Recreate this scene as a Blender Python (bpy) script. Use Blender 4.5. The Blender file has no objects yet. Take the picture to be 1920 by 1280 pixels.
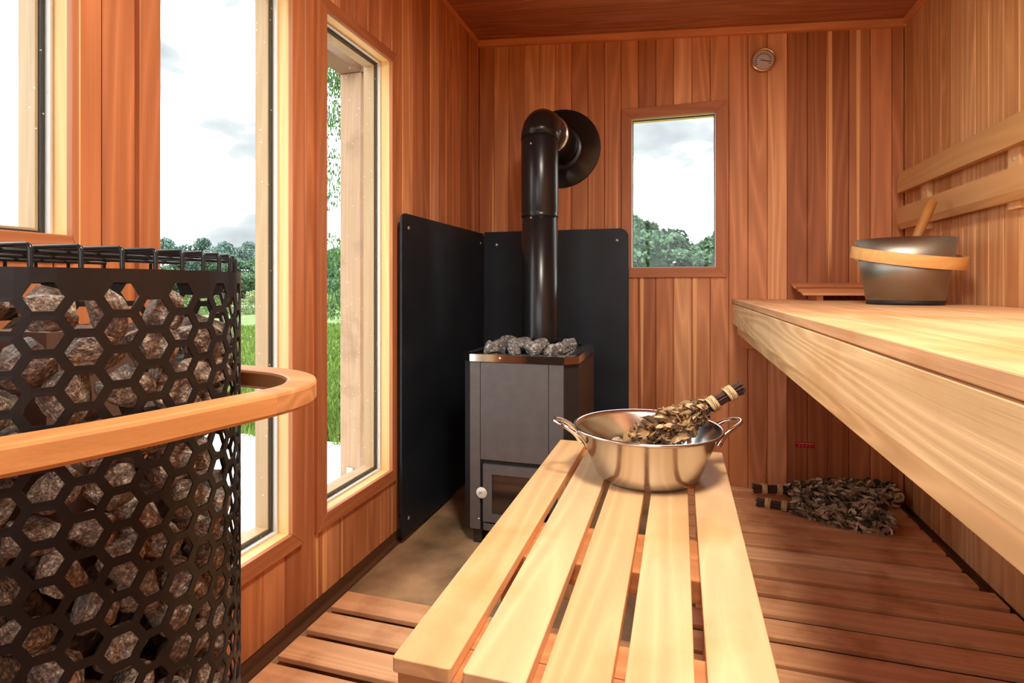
import bpy, bmesh, math, random
from mathutils import Vector, Matrix, noise
S = bpy.context.scene
C = S.collection
PI = math.pi
R = math.radians

# ------------------------------------------------------------------ camera, sky, exposure
cam = bpy.data.cameras.new('camera')
cam.sensor_width = 36
cam.lens = 1050 / 1920 * 36
cam.shift_y = -105 / 1920
cam.clip_start = 0.02
cam.clip_end = 600
co = bpy.data.objects.new('camera', cam)
C.objects.link(co)
co.location = (0, 0, 1.0)
co.rotation_euler = (R(90), 0, R(16.7))
S.camera = co

S.view_settings.view_transform = 'Standard'
S.view_settings.look = 'None'
S.view_settings.gamma = 1
S.view_settings.use_curve_mapping = False
S.view_settings.exposure = 1.35
S.cycles.max_bounces = 14
S.cycles.diffuse_bounces = 8
S.cycles.glossy_bounces = 6
S.cycles.transmission_bounces = 8
S.cycles.transparent_max_bounces = 16
S.cycles.caustics_reflective = False
S.cycles.sample_clamp_indirect = 8
S.cycles.use_denoising = True

w = bpy.data.worlds.new('overcast_sky')
S.world = w
w.use_nodes = True
nt = w.node_tree
nt.nodes.clear()
wo = nt.nodes.new('ShaderNodeOutputWorld')
bg = nt.nodes.new('ShaderNodeBackground')
tc = nt.nodes.new('ShaderNodeTexCoord')
mp = nt.nodes.new('ShaderNodeMapping')
mp.inputs['Scale'].default_value = (1.6, 1.6, 3.4)
mp.inputs['Location'].default_value = (0.35, 0.1, 0.5)
nz = nt.nodes.new('ShaderNodeTexNoise')
nz.inputs['Scale'].default_value = 2.2
nz.inputs['Detail'].default_value = 4
cr = nt.nodes.new('ShaderNodeValToRGB')
cr.color_ramp.elements[0].position = 0.31
cr.color_ramp.elements[0].color = (0.12, 0.13, 0.14, 1)
cr.color_ramp.elements[-1].position = 0.47
cr.color_ramp.elements[1].color = (0.96, 0.98, 1.0, 1)
e_ = cr.color_ramp.elements.new(0.41)
e_.color = (0.19, 0.20, 0.21, 1)
nt.links.new(tc.outputs['Generated'], mp.inputs[0])
nt.links.new(mp.outputs[0], nz.inputs[0])
nt.links.new(nz.outputs[0], cr.inputs[0])
nt.links.new(cr.outputs[0], bg.inputs[0])
nt.links.new(bg.outputs[0], wo.inputs[0])
bg.inputs['Strength'].default_value = 2.0

XL, XR, YB, YF = -1.06, 0.96, 2.90, -1.10     # room planes
def zc(x):
    return 2.34 - 0.0767 * (x - XL)

# ------------------------------------------------------------------ helpers
class MB:
    """collects shapes; build() links them as one mesh object"""
    def __init__(s):
        s.v = []; s.f = []; s.r = []; s.sm = []
        s.rv = random.random()
    def add(s, vs, fs, rnd=None, smooth=False):
        o = len(s.v)
        s.v += [tuple(v) for v in vs]
        for f in fs:
            s.f.append([i + o for i in f]); s.r.append(s.rv if rnd is None else rnd); s.sm.append(smooth)
    def box(s, x0, x1, y0, y1, z0, z1, rnd=None, M=None):
        vs = [Vector((x, y, z)) for x in (x0, x1) for y in (y0, y1) for z in (z0, z1)]
        if M: vs = [M @ v for v in vs]
        s.add(vs, [(0, 1, 3, 2), (4, 6, 7, 5), (0, 4, 5, 1), (2, 3, 7, 6), (0, 2, 6, 4), (1, 5, 7, 3)], rnd)
    def hexa(s, b, t, rnd=None):
        n = len(b)
        s.add(list(b) + list(t), [tuple(range(n))[::-1], tuple(range(n, 2 * n))] + [(i, (i + 1) % n, n + (i + 1) % n, n + i) for i in range(n)], rnd)
    def tube(s, pts, r, n=8, smooth=True, cap=True, rnd=None, closed=False):
        pts = [Vector(p) for p in pts]
        m = len(pts)
        rr = r if isinstance(r, (list, tuple)) else [r] * m
        rings = []
        up = None
        for i, p in enumerate(pts):
            if closed: d = pts[(i + 1) % m] - pts[i - 1]
            else: d = pts[min(i + 1, m - 1)] - pts[max(i - 1, 0)]
            d.normalize()
            if up is None:
                up = Vector((0, 0, 1)) if abs(d.z) < .9 else Vector((1, 0, 0))
            a = d.cross(up)
            if a.length < 1e-5: a = d.orthogonal()
            a.normalize(); b = a.cross(d); up = b
            rings.append([p + (a * math.cos(2 * PI * k / n) + b * math.sin(2 * PI * k / n)) * rr[i] for k in range(n)])
        vs = [v for q in rings for v in q]
        fs = []
        for i in range(m if closed else m - 1):
            j = (i + 1) % m
            for k in range(n):
                fs.append((i * n + k, i * n + (k + 1) % n, j * n + (k + 1) % n, j * n + k))
        s.add(vs, fs, rnd, smooth)
        if cap and not closed:
            s.add(rings[0], [tuple(range(n))[::-1]], rnd); s.add(rings[-1], [tuple(range(n))], rnd)
    def lathe(s, prof, n=48, M=None, smooth=True, rnd=None, a0=0, a1=2 * PI):
        full = abs(a1 - a0 - 2 * PI) < 1e-6
        k = n if full else n + 1
        vs = []
        for i in range(k):
            a = a0 + (a1 - a0) * i / n
            for (r, z) in prof:
                v = Vector((r * math.cos(a), r * math.sin(a), z))
                vs.append(M @ v if M else v)
        m = len(prof); fs = []
        for i in range(n):
            j = (i + 1) % k
            for q in range(m - 1):
                fs.append((i * m + q, j * m + q, j * m + q + 1, i * m + q + 1))
        s.add(vs, fs, rnd, smooth)
    def build(s, name, mat, parent=None, bevel=0, seg=2, solid=0, autosm=False, merge=False, sub=0):
        me = bpy.data.meshes.new(name)
        off = wloc(parent)
        me.from_pydata([(v[0] - off.x, v[1] - off.y, v[2] - off.z) for v in s.v], [], s.f)
        at = me.attributes.new('rnd', 'FLOAT', 'FACE')
        at.data.foreach_set('value', s.r)
        me.polygons.foreach_set('use_smooth', s.sm)
        me.materials.append(mat)
        if merge:
            b = bmesh.new(); b.from_mesh(me)
            bmesh.ops.remove_doubles(b, verts=b.verts, dist=1e-5)
            bmesh.ops.recalc_face_normals(b, faces=b.faces)
            b.to_mesh(me); b.free()
        me.update()
        o = bpy.data.objects.new(name, me)
        C.objects.link(o)
        if parent: o.parent = parent
        if solid:
            m = o.modifiers.new('solid', 'SOLIDIFY'); m.thickness = solid; m.offset = 0
        if bevel:
            m = o.modifiers.new('bevel', 'BEVEL'); m.width = bevel; m.segments = seg; m.limit_method = 'ANGLE'; m.angle_limit = R(35)
            m.harden_normals = False
        if sub:
            m = o.modifiers.new('sub', 'SUBSURF'); m.levels = sub; m.render_levels = sub
        return o
def wloc(p):
    v = Vector((0, 0, 0))
    while p:
        v += p.location; p = p.parent
    return v
def thing(name, label, cat, loc=(0, 0, 0), group=None):
    o = bpy.data.objects.new(name, None)
    C.objects.link(o); o.location = loc
    o.empty_display_size = .05
    o['label'] = label; o['category'] = cat
    if group: o['group'] = group
    return o
def tag(o, label, cat, group=None, kind=None):
    if label: o['label'] = label
    if cat: o['category'] = cat
    if group: o['group'] = group
    if kind: o['kind'] = kind
    return o
def struct(o, label=None):
    o['kind'] = 'structure'
    if label: o['label'] = label
    return o
def one(name, mat, label, cat, group=None, **k):
    def f(mb):
        return tag(mb.build(name, mat, None, **k), label, cat, group)
    return f
def prism(mb, poly, axis, a, b, rnd=None):
    """extrude a 2-D polygon (list) along axis from a to b"""
    def P(p, t):
        return {'x': (t, p[0], p[1]), 'y': (p[0], t, p[1]), 'z': (p[0], p[1], t)}[axis]
    mb.hexa([P(p, a) for p in poly], [P(p, b) for p in poly], rnd)

# ------------------------------------------------------------------ materials
def newmat(name):
    m = bpy.data.materials.new(name); m.use_nodes = True
    n = m.node_tree; b = n.nodes['Principled BSDF']
    return m, n, b
def setc(b, col, rough=.5, metal=0, spec=.5):
    b.inputs['Base Color'].default_value = (*col, 1)
    b.inputs['Roughness'].default_value = rough
    b.inputs['Metallic'].default_value = metal
    b.inputs['Specular IOR Level'].default_value = spec
def plain(name, col, rough=.5, metal=0, spec=.5, nscale=0, namt=.15, bump=0, bscale=200):
    m, n, b = newmat(name); setc(b, col, rough, metal, spec)
    if nscale:
        t = n.nodes.new('ShaderNodeTexCoord'); z = n.nodes.new('ShaderNodeTexNoise'); z.inputs['Scale'].default_value = nscale; z.inputs['Detail'].default_value = 5
        n.links.new(t.outputs['Object'], z.inputs[0])
        r = n.nodes.new('ShaderNodeValToRGB')
        r.color_ramp.elements[0].position = .3; r.color_ramp.elements[1].position = .7
        r.color_ramp.elements[0].color = (*[c * (1 - namt) for c in col], 1); r.color_ramp.elements[1].color = (*[min(1, c * (1 + namt)) for c in col], 1)
        n.links.new(z.outputs[0], r.inputs[0]); n.links.new(r.outputs[0], b.inputs['Base Color'])
    if bump:
        t = n.nodes.new('ShaderNodeTexCoord'); z = n.nodes.new('ShaderNodeTexNoise'); z.inputs['Scale'].default_value = bscale; z.inputs['Detail'].default_value = 3
        n.links.new(t.outputs['Object'], z.inputs[0])
        q = n.nodes.new('ShaderNodeBump'); q.inputs['Strength'].default_value = bump; q.inputs['Distance'].default_value = .002
        n.links.new(z.outputs[0], q.inputs['Height']); n.links.new(q.outputs[0], b.inputs['Normal'])
    return m
def wood(name, tones, axis, rough=.5, ring=.28, fine=.26, stain=None, streak=0, cross=1.0, blotch=0.12, nr=20.0):
    """tones: board colours picked by the per-board value; grain runs along axis"""
    m, n, b = newmat(name)
    N = n.nodes; L = n.links
    b.inputs['Roughness'].default_value = rough
    b.inputs['Specular IOR Level'].default_value = .35
    tc = N.new('ShaderNodeTexCoord')
    at = N.new('ShaderNodeAttribute'); at.attribute_name = 'rnd'; at.attribute_type = 'GEOMETRY'
    mul = N.new('ShaderNodeVectorMath'); mul.operation = 'MULTIPLY_ADD'
    cb = N.new('ShaderNodeCombineXYZ')
    for i in range(3): L.new(at.outputs['Fac'], cb.inputs[i])
    L.new(cb.outputs[0], mul.inputs[0]); mul.inputs[1].default_value = (31.7, 47.3, 23.9)
    L.new(tc.outputs['Object'], mul.inputs[2])
    def mapped(c, a):
        q = N.new('ShaderNodeVectorMath'); q.operation = 'MULTIPLY'
        v = [c * cross] * 3; v['xyz'.index(axis)] = a
        q.inputs[1].default_value = v
        L.new(mul.outputs[0], q.inputs[0]); return q
    def mth(op, a, bb=None):
        q = N.new('ShaderNodeMath'); q.operation = op
        if hasattr(a, 'links') or hasattr(a, 'is_linked'): L.new(a, q.inputs[0])
        else: q.inputs[0].default_value = a
        if bb is not None:
            if hasattr(bb, 'is_linked'): L.new(bb, q.inputs[1])
            else: q.inputs[1].default_value = bb
        return q.outputs[0]
    # growth rings
    n1 = N.new('ShaderNodeTexNoise'); n1.inputs['Scale'].default_value = 1; n1.inputs['Detail'].default_value = 1.5; n1.inputs['Roughness'].default_value = .4
    L.new(mapped(8, .5).outputs[0], n1.inputs[0])
    rings = mth('PINGPONG', mth('MULTIPLY', n1.outputs[0], nr), 1.0)
    rings = mth('POWER', rings, 1.6)
    # fine fibre
    n2 = N.new('ShaderNodeTexNoise'); n2.inputs['Scale'].default_value = 1; n2.inputs['Detail'].default_value = 4
    L.new(mapped(210, 4).outputs[0], n2.inputs[0])
    # slow colour drift
    n3 = N.new('ShaderNodeTexNoise'); n3.inputs['Scale'].default_value = 1; n3.inputs['Detail'].default_value = 3
    L.new(mapped(12, 1.2).outputs[0], n3.inputs[0])
    rp = N.new('ShaderNodeValToRGB'); e = rp.color_ramp
    e.interpolation = 'LINEAR'
    while len(e.elements) < len(tones): e.elements.new(.5)
    for i, t in enumerate(tones):
        e.elements[i].position = i / (len(tones) - 1); e.elements[i].color = (*t, 1)
    L.new(at.outputs['Fac'], rp.inputs[0])
    val = mth('ADD', 1.0 - ring * .5 - fine * .5 - blotch * .5, mth('MULTIPLY', rings, ring))
    val = mth('ADD', val, mth('MULTIPLY', n2.outputs[0], fine))
    val = mth('ADD', val, mth('MULTIPLY', n3.outputs[0], blotch))
    hs = N.new('ShaderNodeMixRGB'); hs.blend_type = 'MULTIPLY'; hs.inputs[0].default_value = 1
    L.new(rp.outputs[0], hs.inputs[1])
    cv = N.new('ShaderNodeCombineXYZ')
    L.new(val, cv.inputs[0])
    L.new(mth('POWER', val, 1.25), cv.inputs[1]); L.new(mth('POWER', val, 1.5), cv.inputs[2])
    L.new(cv.outputs[0], hs.inputs[2])
    out = hs.outputs[0]
    if streak:      # pale sapwood streaks
        n4 = N.new('ShaderNodeTexNoise'); n4.inputs['Scale'].default_value = 1; n4.inputs['Detail'].default_value = 1
        L.new(mapped(22, .35).outputs[0], n4.inputs[0])
        r4 = N.new('ShaderNodeValToRGB'); r4.color_ramp.elements[0].position = .67; r4.color_ramp.elements[1].position = .70
        L.new(n4.outputs[0], r4.inputs[0])
        mx = N.new('ShaderNodeMixRGB'); L.new(mth('MULTIPLY', r4.outputs[0], streak), mx.inputs[0]); L.new(out, mx.inputs[1])
        mx.inputs[2].default_value = (.95, .50, .20, 1); out = mx.outputs[0]
    if stain:
        n5 = N.new('ShaderNodeTexNoise'); n5.inputs['Scale'].default_value = stain[1]; n5.inputs['Detail'].default_value = 4
        L.new(tc.outputs['Object'], n5.inputs[0])
        r5 = N.new('ShaderNodeValToRGB'); r5.color_ramp.elements[0].position = .50; r5.color_ramp.elements[1].position = .68
        L.new(n5.outputs[0], r5.inputs[0])
        mx = N.new('ShaderNodeMixRGB'); mx.blend_type = 'MULTIPLY'; L.new(mth('MULTIPLY', r5.outputs[0], stain[2]), mx.inputs[0]); L.new(out, mx.inputs[1])
        mx.inputs[2].default_value = (*stain[0], 1); out = mx.outputs[0]
    L.new(out, b.inputs['Base Color'])
    bp = N.new('ShaderNodeBump'); bp.inputs['Strength'].default_value = .25; bp.inputs['Distance'].default_value = .0012
    L.new(mth('ADD', n2.outputs[0], mth('MULTIPLY', rings, .3)), bp.inputs['Height'])
    L.new(bp.outputs[0], b.inputs['Normal'])
    return m

CED = [(.40, .135, .052), (.68, .28, .120), (.50, .180, .072), (.82, .39, .18), (.43, .148, .058), (.66, .26, .108), (.56, .205, .080), (.76, .33, .145)]
CEDR = [(.56, .25, .095), (.74, .38, .17), (.62, .285, .11), (.80, .44, .21), (.58, .26, .10), (.70, .35, .15)]
PALE = [(.88, .58, .28), (.93, .66, .36), (.84, .52, .24), (.95, .70, .40)]
ASP = [(.86, .50, .235), (.91, .60, .33), (.82, .45, .20)]
M = {}
for a in 'xyz':
    M['cedar_' + a] = wood('cedar_' + a, CED, a, streak=.85)
    M['trim_' + a] = wood('cedar_trim_' + a, [(.68, .24, .088), (.76, .29, .11), (.60, .20, .072)], a, ring=.18)
    M['casing_' + a] = wood('window_casing_' + a, [(.44, .155, .062), (.52, .19, .078), (.38, .13, .052)], a, ring=.2)
    M['pale_' + a] = wood('pale_bench_' + a, PALE, a, ring=.30, fine=.12, nr=34, stain=((.80, .60, .38), 5, .5))
    M['asp_' + a] = wood('smooth_bench_' + a, ASP, a, ring=.16, fine=.07, blotch=.2, stain=((.84, .66, .46), 6, .5), rough=.42)
    M['jamb_' + a] = wood('window_jamb_' + a, [(.84, .56, .24), (.88, .60, .27)], a, ring=.10)
M['cedar_right'] = wood('cedar_right_z', CEDR, 'z', streak=.25)
M['back_rest_y'] = wood('backrest_board', [(.62, .34, .14), (.68, .38, .17)], 'y', ring=.10, fine=.08)
M['back_rest_z'] = wood('backrest_cleat', [(.72, .42, .20), (.76, .45, .22)], 'z', ring=.08, fine=.06)
M['duck'] = wood('duckboard_wood', [(.78, .40, .20), (.86, .48, .25), (.70, .34, .165), (.88, .52, .28)], 'x', ring=.16, fine=.12, stain=((.55, .38, .28), 7, .6))
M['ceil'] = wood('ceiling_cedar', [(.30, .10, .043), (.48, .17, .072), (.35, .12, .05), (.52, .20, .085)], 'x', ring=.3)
M['darkbase'] = wood('dark_base_wood', [(.12, .05, .025), (.14, .06, .03)], 'y')
M['seat_y'] = wood('upper_bench_seat', [(.80, .47, .24), (.90, .60, .34), (.74, .41, .20), (.92, .64, .38)], 'y', ring=.22, fine=.16, stain=((.80, .60, .42), 5, .6))
M['post'] = wood('weathered_post_z', [(.36, .235, .14), (.42, .28, .17)], 'z', ring=.1, stain=((.55, .48, .42), 6, .5))
M['post_x'] = wood('weathered_shaded_beam_x', [(.20, .12, .075), (.25, .15, .095)], 'x', ring=.1)  # darker than the post: underside shade put into the beam colour
M['post_y'] = wood('weathered_shaded_beam_y', [(.20, .12, .075), (.25, .15, .095)], 'y', ring=.1)  # same underside shade in the tone, grain along y
M['extjamb'] = wood('outer_jamb_z', [(.46, .31, .175), (.52, .36, .21)], 'z', ring=.08)
M['handle_wood'] = wood('orange_handle_wood', [(.46, .19, .05), (.50, .21, .06)], 'z', ring=.12)
M['hoop'] = wood('hoop_wood', [(.84, .47, .16), (.88, .52, .20)], 'x', ring=.10)
M['rail_y'] = wood('rail_wood_y', [(.62, .27, .09), (.70, .32, .115)], 'y', ring=.16, fine=.08)
M['rail_x'] = wood('rail_wood_x', [(.58, .26, .10), (.64, .30, .12)], 'x', ring=.26, fine=.08)
M['gasket'] = plain('black_gasket', (.015, .015, .02), .6)
M['spacer'] = plain('grey_window_spacer', (.75, .75, .74), .4)
M['black_steel'] = plain('black_perforated_steel', (.014, .0105, .010), .42, .3, .5, bump=.05)
M['wire'] = plain('black_wire', (.03, .035, .04), .28, .6)
M['shield'] = plain('black_shield_board', (.014, .019, .028), .5, 0, .36, nscale=6, namt=.3, bump=.35, bscale=260)
M['stove'] = plain('grey_stove_steel', (.15, .142, .145), .42, .35, .5, nscale=25, namt=.08, bump=.08, bscale=600)
M['stovedark'] = plain('dark_stove_steel', (.045, .04, .04), .45, .3)
M['inner'] = plain('stove_black_gap', (.006, .006, .006), .7)
M['pipe'] = plain('satin_black_flue', (.018, .018, .021), .26, .35, .6)
M['chrome'] = plain('polished_steel', (.82, .80, .78), .10, 1)
M['steel'] = plain('brushed_steel', (.68, .66, .64), .17, 1, bump=.04, bscale=400)
M['bucket'] = plain('brushed_dark_steel', (.34, .31, .27), .36, 1, bump=.05, bscale=500)
for k_, an_ in (('bucket', .85), ('steel', .6)):
    n_ = M[k_].node_tree; b_ = n_.nodes['Principled BSDF']; tg_ = n_.nodes.new('ShaderNodeTangent'); tg_.direction_type = 'RADIAL'; tg_.axis = 'Z'
    b_.inputs['Anisotropic'].default_value = an_; n_.links.new(tg_.outputs[0], b_.inputs['Tangent'])
M['screw'] = plain('pale_screw', (.75, .70, .66), .35, .6)
M['rubber'] = plain('black_rubber', (.012, .012, .012), .6)
M['white'] = plain('white_disc', (.85, .84, .80), .4)
M['ink'] = plain('dark_print', (.12, .09, .10), .5)
M['inkgold'] = plain('gold_print', (.62, .40, .10), .5)
M['red'] = plain('red_plate', (.42, .008, .012), .35)
M['pink'] = plain('faded_red_print', (.85, .35, .32), .4)
M['brass'] = plain('brass_bezel', (.75, .50, .26), .2, 1)
M['dial'] = plain('dial_face', (.66, .50, .46), .25)
M['concrete'] = plain('concrete_floor', (.38, .235, .125), .6, nscale=5, namt=.55, bump=.3, bscale=60)
M['patio'] = plain('white_patio', (.80, .80, .80), .8, nscale=3, namt=.05)
M['twine'] = plain('straw_twine', (.80, .58, .32), .8, nscale=300, namt=.3)
M['stem'] = plain('dark_birch_stems', (.075, .035, .03), .6, nscale=120, namt=.5)
M['brick'] = plain('brown_heater_core', (.16, .075, .05), .7)
M['roofout'] = plain('canopy_roof', (.80, .82, .84), .5)
M['trunk'] = plain('bark', (.10, .075, .055), .9)

def rockmat(name, base, spec, warm, sc=4.5):
    m, n, b = newmat(name); N = n.nodes; L = n.links
    t = N.new('ShaderNodeTexCoord'); z = N.new('ShaderNodeTexNoise'); z.inputs['Scale'].default_value = sc; z.inputs['Detail'].default_value = 8; z.inputs['Roughness'].default_value = .72
    L.new(t.outputs['Object'], z.inputs[0])
    r = N.new('ShaderNodeValToRGB'); e = r.color_ramp
    e.elements[0].position = .34; e.elements[0].color = (*[c * .28 for c in base], 1)
    e.elements[1].position = .62; e.elements[1].color = (*warm, 1)
    q = e.elements.new(.5); q.color = (*base, 1)
    L.new(z.outputs[0], r.inputs[0]); L.new(r.outputs[0], b.inputs['Base Color'])
    b.inputs['Roughness'].default_value = .42; b.inputs['Specular IOR Level'].default_value = spec
    z2 = N.new('ShaderNodeTexNoise'); z2.inputs['Scale'].default_value = sc * 1.6; z2.inputs['Detail'].default_value = 6
    L.new(t.outputs['Object'], z2.inputs[0])
    bp = N.new('ShaderNodeBump'); bp.inputs['Strength'].default_value = .5; bp.inputs['Distance'].default_value = .15 if sc < 10 else .005
    L.new(z2.outputs[0], bp.inputs['Height']); L.new(bp.outputs[0], b.inputs['Normal'])
    return m
M['rock'] = rockmat('heater_rock', (.30, .215, .165), .7, (.92, .70, .54), 6.5)
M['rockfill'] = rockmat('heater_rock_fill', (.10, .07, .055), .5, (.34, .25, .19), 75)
M['rockg'] = rockmat('grey_stove_rock', (.24, .22, .21), .7, (.74, .71, .68), 3)

def glassmat():
    m = bpy.data.materials.new('window_glass'); m.use_nodes = True
    n = m.node_tree; n.nodes.clear(); N = n.nodes; L = n.links
    o = N.new('ShaderNodeOutputMaterial'); tr = N.new('ShaderNodeBsdfTransparent'); tr.inputs[0].default_value = (.97, .99, .98, 1)
    g = N.new('ShaderNodeBsdfGlossy'); g.inputs['Roughness'].default_value = .02
    f = N.new('ShaderNodeLayerWeight'); f.inputs[0].default_value = .5
    pw_ = N.new('ShaderNodeMath'); pw_.operation = 'POWER'; L.new(f.outputs['Facing'], pw_.inputs[0]); pw_.inputs[1].default_value = 5
    ml = N.new('ShaderNodeMath'); ml.operation = 'MULTIPLY_ADD'; L.new(pw_.outputs[0], ml.inputs[0]); ml.inputs[1].default_value = .5; ml.inputs[2].default_value = .015
    mx = N.new('ShaderNodeMixShader'); L.new(ml.outputs[0], mx.inputs[0]); L.new(tr.outputs[0], mx.inputs[1]); L.new(g.outputs[0], mx.inputs[2])
    # dried water specks
    t = N.new('ShaderNodeTexCoord'); v = N.new('ShaderNodeTexVoronoi'); v.inputs['Scale'].default_value = 34
    L.new(t.outputs['Object'], v.inputs[0])
    r = N.new('ShaderNodeValToRGB'); r.color_ramp.elements[0].position = .045; r.color_ramp.elements[0].color = (.55, .55, .55, 1); r.color_ramp.elements[1].position = .075; r.color_ramp.elements[1].color = (0, 0, 0, 1)
    L.new(v.outputs['Distance'], r.inputs[0])
    d = N.new('ShaderNodeBsdfTranslucent'); d.inputs[0].default_value = (.9, .88, .85, 1)
    m2 = N.new('ShaderNodeMixShader'); L.new(r.outputs[0], m2.inputs[0]); L.new(mx.outputs[0], m2.inputs[1]); L.new(d.outputs[0], m2.inputs[2])
    L.new(m2.outputs[0], o.inputs[0])
    return m
M['glass'] = glassmat()
def doorglass():
    m, n, b = newmat('smoked_door_glass'); setc(b, (.03, .018, .015), .08, 0, .8); return m
M['dglass'] = doorglass()

def leafmat(name, cols, rough=.6):
    m, n, b = newmat(name); N = n.nodes; L = n.links
    at = N.new('ShaderNodeAttribute'); at.attribute_name = 'rnd'
    r = N.new('ShaderNodeValToRGB'); e = r.color_ramp
    while len(e.elements) < len(cols): e.elements.new(.5)
    for i, c in enumerate(cols): e.elements[i].position = i / (len(cols) - 1); e.elements[i].color = (*c, 1)
    L.new(at.outputs['Fac'], r.inputs[0]); L.new(r.outputs[0], b.inputs['Base Color'])
    b.inputs['Roughness'].default_value = rough; b.inputs['Specular IOR Level'].default_value = .25
    return m
M['dryleaf'] = leafmat('dried_leaves', [(.05, .028, .015), (.30, .16, .07), (.62, .40, .20), (.14, .08, .04), (.90, .66, .40), (.45, .28, .13)])
M['dryleaf_dark'] = leafmat('darker_dried_leaves', [(.02, .015, .012), (.26, .18, .11), (.78, .55, .36), (.035, .03, .024), (.50, .40, .26), (.92, .72, .52)])
M['leaf_near'] = leafmat('fresh_leaves', [(.03, .08, .02), (.07, .16, .04), (.13, .25, .06)])
M['leaf_far'] = leafmat('treeline_leaves', [(.035, .08, .045), (.075, .14, .075), (.14, .24, .12), (.05, .10, .07)])
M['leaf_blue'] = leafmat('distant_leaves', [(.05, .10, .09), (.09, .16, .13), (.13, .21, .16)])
M['grassblade'] = leafmat('grass_blades', [(.08, .15, .02), (.16, .25, .04), (.27, .36, .09)])
M['weed'] = leafmat('pale_weeds', [(.10, .18, .05), (.19, .26, .09), (.30, .32, .15)])
def fieldmat():
    m, n, b = newmat('meadow'); N = n.nodes; L = n.links
    t = N.new('ShaderNodeTexCoord'); z = N.new('ShaderNodeTexNoise'); z.inputs['Scale'].default_value = 1.3; z.inputs['Detail'].default_value = 9; z.inputs['Roughness'].default_value = .7
    L.new(t.outputs['Object'], z.inputs[0])
    r = N.new('ShaderNodeValToRGB'); e = r.color_ramp; e.elements[0].position = .35; e.elements[0].color = (.085, .15, .03, 1); e.elements[1].position = .65; e.elements[1].color = (.21, .29, .09, 1)
    L.new(z.outputs[0], r.inputs[0])
    L.new(r.outputs[0], b.inputs['Base Color']); b.inputs['Roughness'].default_value = .9
    return m
M['field'] = fieldmat()
M['dryfield'] = plain('pale_far_field', (.36, .34, .19), .9, nscale=.4, namt=.2)

# ------------------------------------------------------------------ room shell
random.seed(7)
def board_wall(mb, a0, a1, pitch, zf0, zf1, holes, place, thick=.016, gap=.0016, ch=.003, tones=None):
    """tongue and groove boards standing side by side, with openings cut out"""
    a = a0; k = 0
    while a < a1 - 1e-4:
        b = min(a + pitch, a1)
        rnd = random.random()
        if tones:
            for ta, tb, tv in tones:
                if ta <= (a + b) / 2 <= tb: rnd = tv
        cuts = sorted({a, b} | {h[i] for h in holes for i in (0, 1) if a < h[i] < b})
        for p, q in zip(cuts[:-1], cuts[1:]):
            mid = (p + q) / 2
            spans = [(zf0, None)]
            for h in holes:
                if h[0] <= mid <= h[1]:
                    spans = [(zf0, h[2]), (h[3], None)]
            l = p + (gap / 2 if p == a else 0); r = q - (gap / 2 if q == b else 0)
            cl = ch if p == a else 0; cr_ = ch if q == b else 0
            for z0, z1 in spans:
                zl = z1 if z1 is not None else zf1(l); zr = z1 if z1 is not None else zf1(r)
                prof = [(l, thick), (l, ch), (l + cl, 0), (r - cr_, 0), (r, ch), (r, thick)]
                bot = [place(s, d, z0) for s, d in prof]
                top = [place(s, d, zl + (zr - zl) * (s - l) / (r - l)) for s, d in prof]
                mb.hexa(bot, top, rnd)
        a = b; k += 1

W3 = (1.497, 1.908, .297, 1.852)
W2 = (.916, 1.335, .297, 1.852)
W1 = (.16, .737, 1.09, 1.852)
WB = (-.235, .166, 1.09, 1.845)          # back wall window (x0,x1,z0,z1)
def grow(h, g): return (h[0] - g, h[1] + g, h[2] - g, h[3] + g)
# left wall
mb = MB()
board_wall(mb, YF, YB, .0865, .045, lambda y: zc(XL), [grow(h, .006) for h in (W1, W2, W3)], lambda s, d, z: (XL - d, s, z))
# studs, sheathing and outer cladding behind the boards
ys = [YF] + [v for h in (W1, W2, W3) for v in (h[0] - .022, h[1] + .022)] + [YB + .14]
xo0, xo1 = -1.185, XL - .017
for i in range(0, len(ys), 2): mb.box(xo0, xo1, ys[i], ys[i + 1], -.2, 2.36, .3)
for h in (W1, W2, W3):
    mb.box(xo0, xo1, h[0] - .022, h[1] + .022, -.2, h[2] - .022, .3)
    mb.box(xo0, xo1, h[0] - .022, h[1] + .022, h[3] + .022, 2.36, .3)
struct(mb.build('wall_left', M['cedar_z']))
# back wall
mb = MB()
board_wall(mb, XL, XR, .0858, .03, zc, [grow(WB, .006)], lambda s, d, z: (s, YB + d, z), tones=[(.44, .525, .43), (.525, .70, .0), (-.06, .03, .43), (.03, .10, .15), (-.70, -.64, .42), (.14, .44, .16), (-.56, -.47, .30), (-.47, -.38, .86)])
mb.box(XL - .12, WB[0] - .022, YB + .017, YB + .12, -.2, 2.36, .3)
mb.box(WB[1] + .022, XR + .12, YB + .017, YB + .12, -.2, 2.36, .3)
mb.box(WB[0] - .022, WB[1] + .022, YB + .017, YB + .12, -.2, WB[2] - .022, .3)
mb.box(WB[0] - .022, WB[1] + .022, YB + .017, YB + .12, WB[3] + .022, 2.36, .3)
struct(mb.build('wall_back', M['cedar_z']))
# right wall
mb = MB()
board_wall(mb, YF, YB, .0865, .03, lambda y: zc(XR), [], lambda s, d, z: (XR + d, s, z))
mb.box(XR + .017, XR + .12, YF, YB + .12, -.2, 2.36, .3)
struct(mb.build('wall_right', M['cedar_right']))
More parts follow.
